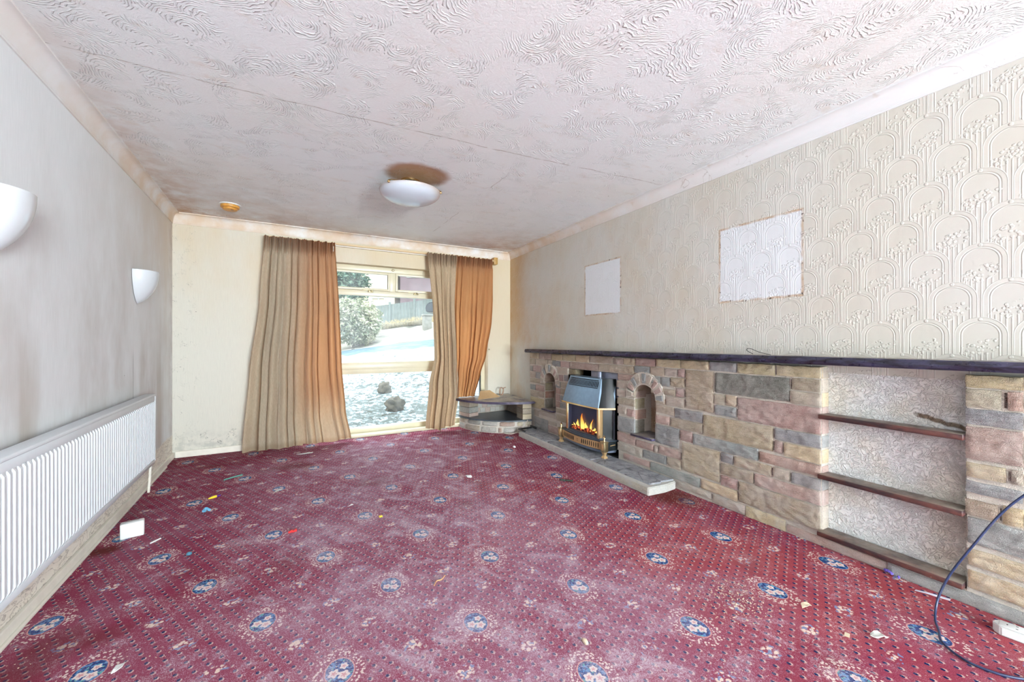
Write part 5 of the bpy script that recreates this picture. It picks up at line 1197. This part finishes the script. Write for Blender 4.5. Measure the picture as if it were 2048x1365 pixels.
for k in range(9): a = rp_.uniform(-0.03, 0.03); blob(bm, (2.560 + a * 0.3, 0.805 + a, 0.008 + rp_.uniform(0, 0.008)), (0.007, 0.006, 0.007), 1, 0.5, 3, k)
solo('purple_scrap', bm, plain('violet_foil', srgb(110, 90, 190), 0.4, var=0.5, nscale=120), 'tiny violet foil scrap against the stone base under the alcove', 'scrap', (2.56, 0.805, 0.0), smooth=False)
# crumbs of plaster and lint, too many to count
bm = BM(); rp_ = random.Random(11)
def crumb(x, y, r):
    h = [Vector((rp_.uniform(-1, 1), rp_.uniform(-1, 1), rp_.uniform(-0.2, 0.9))) * r for _ in range(5)]
    v = [bm.verts.new((x + p.x, y + p.y, max(0.001, 0.004 + p.z))) for p in h]
    for q in ((0, 1, 2), (0, 2, 3), (0, 3, 4), (1, 2, 4), (2, 3, 4)): bm.faces.new([v[i] for i in q])
for k in range(900): crumb(rp_.uniform(-0.9, 1.85), 0.75 + 3.9 * rp_.random() ** 1.2, rp_.uniform(0.0015, 0.0042))
for k in range(420): crumb(rp_.gauss(1.70, 0.09), rp_.gauss(1.07, 0.07), rp_.uniform(0.0015, 0.0045))
for k in range(160): crumb(rp_.uniform(-0.95, -0.80), rp_.uniform(1.6, 4.9), rp_.uniform(0.002, 0.005))
me = bpy.data.meshes.new('plaster_crumbs'); bm.to_mesh(me); bm.free(); me.materials.append(CREAM)
o = bpy.data.objects.new('plaster_crumbs', me); COL.objects.link(o); o['kind'] = 'stuff'; o['label'] = 'scattered crumbs of plaster and grit over the carpet'; o['category'] = 'debris'
# junk at the far end of the hearth
bm = BM(); box(bm, (0.83, -0.32, 0.074), (0.85, -0.14, 0.088), 0.002); box(bm, (0.85, -0.32, 0.074), (0.99, -0.305, 0.088), 0.002); box(bm, (0.84, -0.16, 0.088), (0.98, -0.145, 0.115), 0.003)
solo('black_metal_frame', bm, plain('black_painted_metal', srgb(34, 34, 38), 0.4, 0.3), 'bent black metal frame piece lying on the far left end of the hearth', 'metal frame', (0.9, -0.22, 0.073), RF)
bm = BM(); tube(bm, smooth_path([(0.80, -0.17, 0.17), (0.80, -0.21, 0.11), (0.79, -0.29, 0.045), (0.77, -0.37, 0.012), (0.73, -0.42, 0.010), (0.70, -0.44, 0.014)], 6), 0.0045, 8); solo('white_flex', bm, plain('grubby_white_flex', srgb(200, 186, 176), 0.5), 'short dirty white cable end drooping off the corner unit to the carpet', 'cable', (0.77, -0.35, 0.0), RF)
bm = BM(); blob(bm, (1.30 + 0.0, -0.62, 0.012), (0.016, 0.014, 0.012), 2, 0.4, 2, 4); solo('plaster_lump', bm, PAPER, 'small white plaster lump on the carpet left of the hearth', 'lump', (1.30, -0.62, 0.0), RF)
bm = BM(); wp_ = smooth_path([(3.66, -0.115, 1.062), (3.56, -0.06, 1.075), (3.49, -0.05, 1.098), (3.475, -0.055, 1.085), (3.53, -0.08, 1.064)], 8); tube(bm, wp_, 0.0018, 6); solo('wire_hook', bm, M_DARK, 'thin bent black wire lying on top of the mantel shelf', 'wire', (3.56, -0.07, 1.06), RF)

# ------------------------------------------------------------------ outside the window
def terr(d, a):
    """height of the land at distance d up the view and a to the right"""
    keys = [(4.0, -0.10), (6.0, -0.10), (8.5, -0.02), (10.5, 0.30), (12.8, 0.62), (18.5, 0.95), (22.0, 1.95), (26.0, 2.45), (34.0, 4.2), (60.0, 6.5)]
    z = prof(keys, d)
    return z + (0.13 * (a + 6) * min(1, max(0, (d - 9) / 5)) if d < 60 else 0)
M_GROUND = mat_ground()
def land(name, d0, d1, a0, a1, nd, na, mat, dz=0.0, rough=0.05):
    bm = BM()
    def fn(u, v):
        d = d0 + (d1 - d0) * u; a = a0 + (a1 - a0) * v; p = Vector((a, d, terr(d, a) + dz)); q = EXT @ p
        q.z += rough * (noise.noise(Vector((q.x * 2.2, q.y * 2.2, 0))) + 0.6 * noise.noise(Vector((q.x * 6, q.y * 6, 2))))
        if q.y < 5.8: q.z = min(q.z, -0.06)
        if q.y < 5.29: q.y = 5.29
        return q
    grid(bm, nd, na, fn); return struct(name, bm, mat, smooth=True)
land('ground', 4.7, 12.9, -9.0, 9.0, 130, 150, M_GROUND, 0.0, 0.045)
def mat_road():
    n = NT('wet_icy_road'); co, x, y, z = n.coord(); f = n.noise(co, 2.5, 5.0, 0.6)
    n.pbr(n.mix(n.ss(f, 0.48, 0.62), srgb(66, 98, 114), srgb(112, 140, 152)), 0.35, 0.0, None, 0.5); return n.mat
land('road', 12.85, 18.2, -16.0, 16.0, 20, 40, mat_road(), -0.02, 0.01)
land('ground', 18.15, 60.0, -45.0, 45.0, 60, 90, M_GROUND, 0.0, 0.12)
def at(a, d, dz=0.0): p = EXT @ Vector((a, d, 0)); return (p.x, p.y, terr(d, a) + dz)
STONE_W = plain('snowy_garden_rock', srgb(92, 84, 72), 0.9, var=0.35, nscale=9, bump=0.6, bscale=18)
for (a, d, r, lab) in ((-2.08, 7.05, (0.16, 0.13, 0.15), 'large brown rock in the snowy garden close to the window'), (-2.78, 8.7, (0.14, 0.11, 0.16), 'smaller pointed rock further up the snowy garden')):
    bm = BM(); p = at(a, d); blob(bm, (p[0], p[1], p[2] + r[2] * 0.55), r, 4, 0.45, 2.2, d); solo('garden_rock', bm, STONE_W, lab, 'rock', p, group='rocks in the snowy garden')
bm = BM(); rp_ = random.Random(21)
for k in range(190):
    a = rp_.uniform(-3.6, -0.6); d = rp_.uniform(5.9, 10.5)
    if min(abs(d - 7.05), abs(d - 8.7)) < 0.35: continue
    p = Vector(at(a, d, 0.03)); dr = Vector((rp_.uniform(-1, 1), rp_.uniform(-0.4, 0.4), rp_.uniform(-0.02, 0.2))); L_ = rp_.uniform(0.08, 0.38)
    tube(bm, [p, p + dr * L_ * 0.5 + Vector((0, 0, 0.02)), p + dr * L_], [0.006, 0.004, 0.002], 4)
o = solo('dead_twigs', bm, plain('dead_brown_twigs', srgb(84, 74, 60), 0.9, var=0.2), 'tangle of dead twigs over the snowy garden bed outside', 'twigs', at(-2.0, 8.0), kind='stuff')
def leafy(name, c, r, n_, mat, lab, cat, leaf=0.05, trunk=True, group=None, seed=1):
    T = Thing(name, lab, cat, c, WORLD, group); rr2 = random.Random(seed); bm = BM()
    for k in range(n_):
        v = Vector((rr2.gauss(0, 1), rr2.gauss(0, 1), rr2.gauss(0, 1))).normalized() * (rr2.random() ** 0.35); k_ = 1 + 0.25 * noise.noise(v * 2.5 + Vector((seed, 0, 0)))
        p = Vector((c[0] + v.x * r[0] * k_, c[1] + v.y * r[1] * k_, c[2] + r[2] * 1.05 + v.z * r[2] * k_))
        q = Matrix.Rotation(rr2.uniform(0, 6.28), 3, Vector((rr2.gauss(0, 1), rr2.gauss(0, 1), rr2.gauss(0, 1))).normalized())
        s = leaf * rr2.uniform(0.6, 1.4); vs2 = [bm.verts.new(p + q @ Vector(w) * s) for w in ((-1, 0, 0), (0, -0.45, 0.1), (1.1, 0, 0), (0, 0.45, 0.1))]
        bm.faces.new(vs2)
    me = bpy.data.meshes.new('foliage'); bm.to_mesh(me); bm.free(); me.materials.append(mat); f = bpy.data.objects.new('foliage', me); COL.objects.link(f); f.parent = T.o; f.matrix_parent_inverse = Matrix.Identity(4)
    for v in me.vertices: v.co = v.co - Vector(c)
    bm = BM(); tube(bm, [(c[0], c[1], c[2] - 0.1), (c[0] + 0.05, c[1], c[2] + r[2] * 0.8), (c[0], c[1], c[2] + r[2] * 1.4)], [0.07, 0.05, 0.02], 8)
    for k in range(9):
        a = k * 2.4; z0 = c[2] + r[2] * (0.3 + 0.1 * k); tube(bm, [(c[0] + 0.03, c[1], z0), (c[0] + r[0] * 0.45 * math.cos(a), c[1] + r[1] * 0.45 * math.sin(a), z0 + r[2] * 0.35), (c[0] + r[0] * 0.75 * math.cos(a), c[1] + r[1] * 0.75 * math.sin(a), z0 + r[2] * 0.5)], [0.03, 0.02, 0.008], 5)
    T.part('stem', bm, plain('bark_brown', srgb(96, 78, 60), 0.9, bump=0.4))
FROST = mat_foliage('frosted_leaves', srgb(236, 228, 206), srgb(130, 138, 104)); GREENL = mat_foliage('green_leaves', srgb(150, 172, 150), srgb(60, 92, 80))
leafy('frosted_shrub', at(-7.55, 18.9), (1.35, 1.0, 1.15), 6500, FROST, 'big rounded frosted shrub at the left of the window view', 'shrub', 0.085, seed=4)
leafy('garden_tree', at(-14.6, 33.5), (2.4, 2.0, 2.7), 5000, GREENL, 'green tree beside the pale house, seen through the top left pane', 'tree', 0.20, seed=9)
# board fence on the bank
FT = (-9.55, 26.0); FE = (-4.9, 26.2)
FN = Thing('board_fence', 'grey close-board fence on the snowy bank across the road', 'fence', at(-7.2, 26.1))
WOODG = plain('weathered_grey_boards', srgb(128, 136, 132), 0.85, var=0.15, nscale=4, bump=0.2)
bm = BM(); K = 44
for k in range(K):
    a = FT[0] + (FE[0] - FT[0]) * k / K; zt = 1.36 - 0.004 * (k % 3); p = Vector((a, 26.1, terr(26.1, a))); x0 = Vector((a, 26.06 + 0.02 * (k % 2), 0)); n0 = len(bm.verts)
    b3 = box(bm, (a, 26.06 + 0.025 * (k % 2), p.z - 0.05), (a + 0.099, 26.085 + 0.025 * (k % 2), p.z + zt))
bmesh.ops.transform(bm, matrix=EXT, verts=bm.verts); FN.part('boards', bm, WOODG, smooth=False)
for a in (-9.6, -8.0, -6.4, -4.85):
    bm = BM(); z = terr(26.1, a); box(bm, (a - 0.06, 26.0, z - 0.1), (a + 0.06, 26.14, z + 1.5), 0.01); bmesh.ops.transform(bm, matrix=EXT, verts=bm.verts); FN.part('post', bm, WOODG)
# low mossy garden wall with grass in front of the fence
bm = BM(); pth = [(-7.3, 22.0), (-6.2, 21.9), (-5.1, 21.8), (-4.7, 21.7)]
for (a0, d0), (a1, d1) in zip(pth[:-1], pth[1:]):
    for k in range(7):
        t = k / 7; a = a0 + (a1 - a0) * t; d = d0 + (d1 - d0) * t; p = at(a, d, 0.10); blob(bm, p, (0.14, 0.14, 0.17), 2, 0.35, 2, a)
solo('rockery_edge', bm, plain('mossy_brown_rock', srgb(128, 116, 92), 0.9, var=0.3, nscale=5, bump=0.5), 'low mossy rock edging across the road below the fence', 'rockery', at(-5.8, 22.0))
bm = BM(); rp_ = random.Random(31)
for k in range(420):
    a = rp_.uniform(-7.4, -4.4); d = rp_.uniform(22.5, 23.2); p = Vector(at(a, d, -0.02)); h = rp_.uniform(0.2, 0.5); tube(bm, [p, p + Vector((rp_.uniform(-0.1, 0.1), 0, h * 0.6)), p + Vector((rp_.uniform(-0.22, 0.22), 0, h))], [0.012, 0.009, 0.004], 4)
solo('dry_grass', bm, plain('dry_straw_grass', srgb(206, 184, 140), 0.9, var=0.2), 'dry straw-coloured grass on the bank below the fence', 'grass', at(-5.8, 23.2), kind='stuff')
bm = BM(); p = at(-4.4, 20.6); box(bm, (p[0] - 0.20, p[1] - 0.2, p[2] - 0.1), (p[0] + 0.20, p[1] + 0.2, p[2] + 0.66), 0.02); box(bm, (p[0] - 0.24, p[1] - 0.24, p[2] + 0.66), (p[0] + 0.24, p[1] + 0.24, p[2] + 0.74), 0.015); solo('gate_pillar', bm, plain('grey_stone_pillar', srgb(150, 146, 138), 0.9, var=0.2, nscale=6, bump=0.4), 'squat grey stone gate pillar across the road in front of the dark car', 'pillar', p)
# car parked in the drive, half hidden by the right curtain
CRT = Thing('car', 'dark parked car across the road, half hidden by the right curtain', 'car', at(-3.6, 24.2))
cz = terr(24.2, -3.6); M_CAR = plain('dark_grey_car_paint', srgb(60, 60, 66), 0.25, 0.3)
side = [(-5.05, 0.30), (-5.1, 0.62), (-4.95, 0.86), (-4.1, 0.98), (-3.55, 1.38), (-3.0, 1.48), (-2.0, 1.48), (-1.35, 1.30), (-0.95, 0.98), (-0.75, 0.80), (-0.78, 0.30)]
bm = BM(); prism(bm, [(a, z + cz) for a, z in side], 23.4, 25.1, 'Y')
for v in bm.verts:
    if v.co.z - cz > 1.1: v.co.y += 0.16 if v.co.y < 24 else -0.16
bmesh.ops.bevel(bm, geom=bm.edges[:], offset=0.05, segments=2, affect='EDGES'); bmesh.ops.transform(bm, matrix=EXT, verts=bm.verts); bo = CRT.part('body', bm, M_CAR)
bm = BM(); prism(bm, [(-4.0, cz + 1.0), (-3.52, cz + 1.34), (-3.0, cz + 1.42), (-2.05, cz + 1.42), (-1.45, cz + 1.26), (-1.1, cz + 1.0)], 23.47, 23.50, 'Y'); bmesh.ops.transform(bm, matrix=EXT, verts=bm.verts); CRT.part('side_window', bm, plain('car_glass', srgb(120, 132, 140), 0.1), bo)
for a in (-4.3, -1.5):
    for y in (23.36, 24.94):
        bm = BM(); lathe(bm, [(0.0, 0.0), (0.32, 0.0), (0.32, 0.2), (0.0, 0.2)], 24, (0, 0, 0), 'Y'); bmesh.ops.translate(bm, verts=bm.verts, vec=(a, y, cz + 0.31)); bmesh.ops.transform(bm, matrix=EXT, verts=bm.verts); CRT.part('wheel', bm, M_DARK)
# houses up the slope
def house(name, a0, a1, d0, d1, h, rh, wall, roof, lab, wins):
    T = Thing(name, lab, 'house', at((a0 + a1) / 2, d0)); z = terr(d0, (a0 + a1) / 2) - 0.3
    bm = BM(); box(bm, (a0, d0, z - 1), (a1, d1, z + h)); bmesh.ops.transform(bm, matrix=EXT, verts=bm.verts); w = T.part('walls', bm, wall, smooth=False)
    bm = BM(); e = 0.35; dm = (d0 + d1) / 2
    prism(bm, [(d0 - e, z + h - 0.05), (d0 - e, z + h + 0.08), (dm, z + h + rh + 0.1), (d1 + e, z + h + 0.08), (d1 + e, z + h - 0.05)], a0 - e, a1 + e, 'X'); bmesh.ops.transform(bm, matrix=EXT, verts=bm.verts); T.part('roof', bm, roof, smooth=False)
    for (wa, wz, ww, wh) in wins:
        bm = BM()
        for p, q in (((wa, wz), (wa + ww, wz + 0.09)), ((wa, wz + wh - 0.09), (wa + ww, wz + wh)), ((wa, wz), (wa + 0.09, wz + wh)), ((wa + ww - 0.09, wz), (wa + ww, wz + wh)), ((wa + ww / 2 - 0.05, wz), (wa + ww / 2 + 0.05, wz + wh))): box(bm, (p[0], d0 - 0.06, z + p[1]), (q[0], d0 + 0.02, z + q[1]))
        bmesh.ops.transform(bm, matrix=EXT, verts=bm.verts); fr = T.part('window', bm, M_PLASTIC, w, smooth=False)
BRICK = plain('purple_brown_brick', srgb(140, 118, 124), 0.9, var=0.1, nscale=2); SNOWR = plain('snowy_roof', srgb(236, 236, 240), 0.8, var=0.05, nscale=1); RENDER_ = plain('pale_sunlit_render', srgb(238, 226, 204), 0.8, var=0.03)
house('pale_house', -16.9, -11.2, 38.0, 46.0, 5.4, 2.0, RENDER_, SNOWR, 'pale rendered house on the hill, seen through the top left pane', [(-13.4, 0.9, 1.3, 1.3)])
house('brick_house', -10.4, -2.0, 37.0, 45.0, 6.0, 2.2, BRICK, SNOWR, 'brick house with white window on the hill, seen through the top right pane', [(-9.8, 3.0, 1.7, 1.6), (-5.4, 3.0, 1.7, 1.6)])
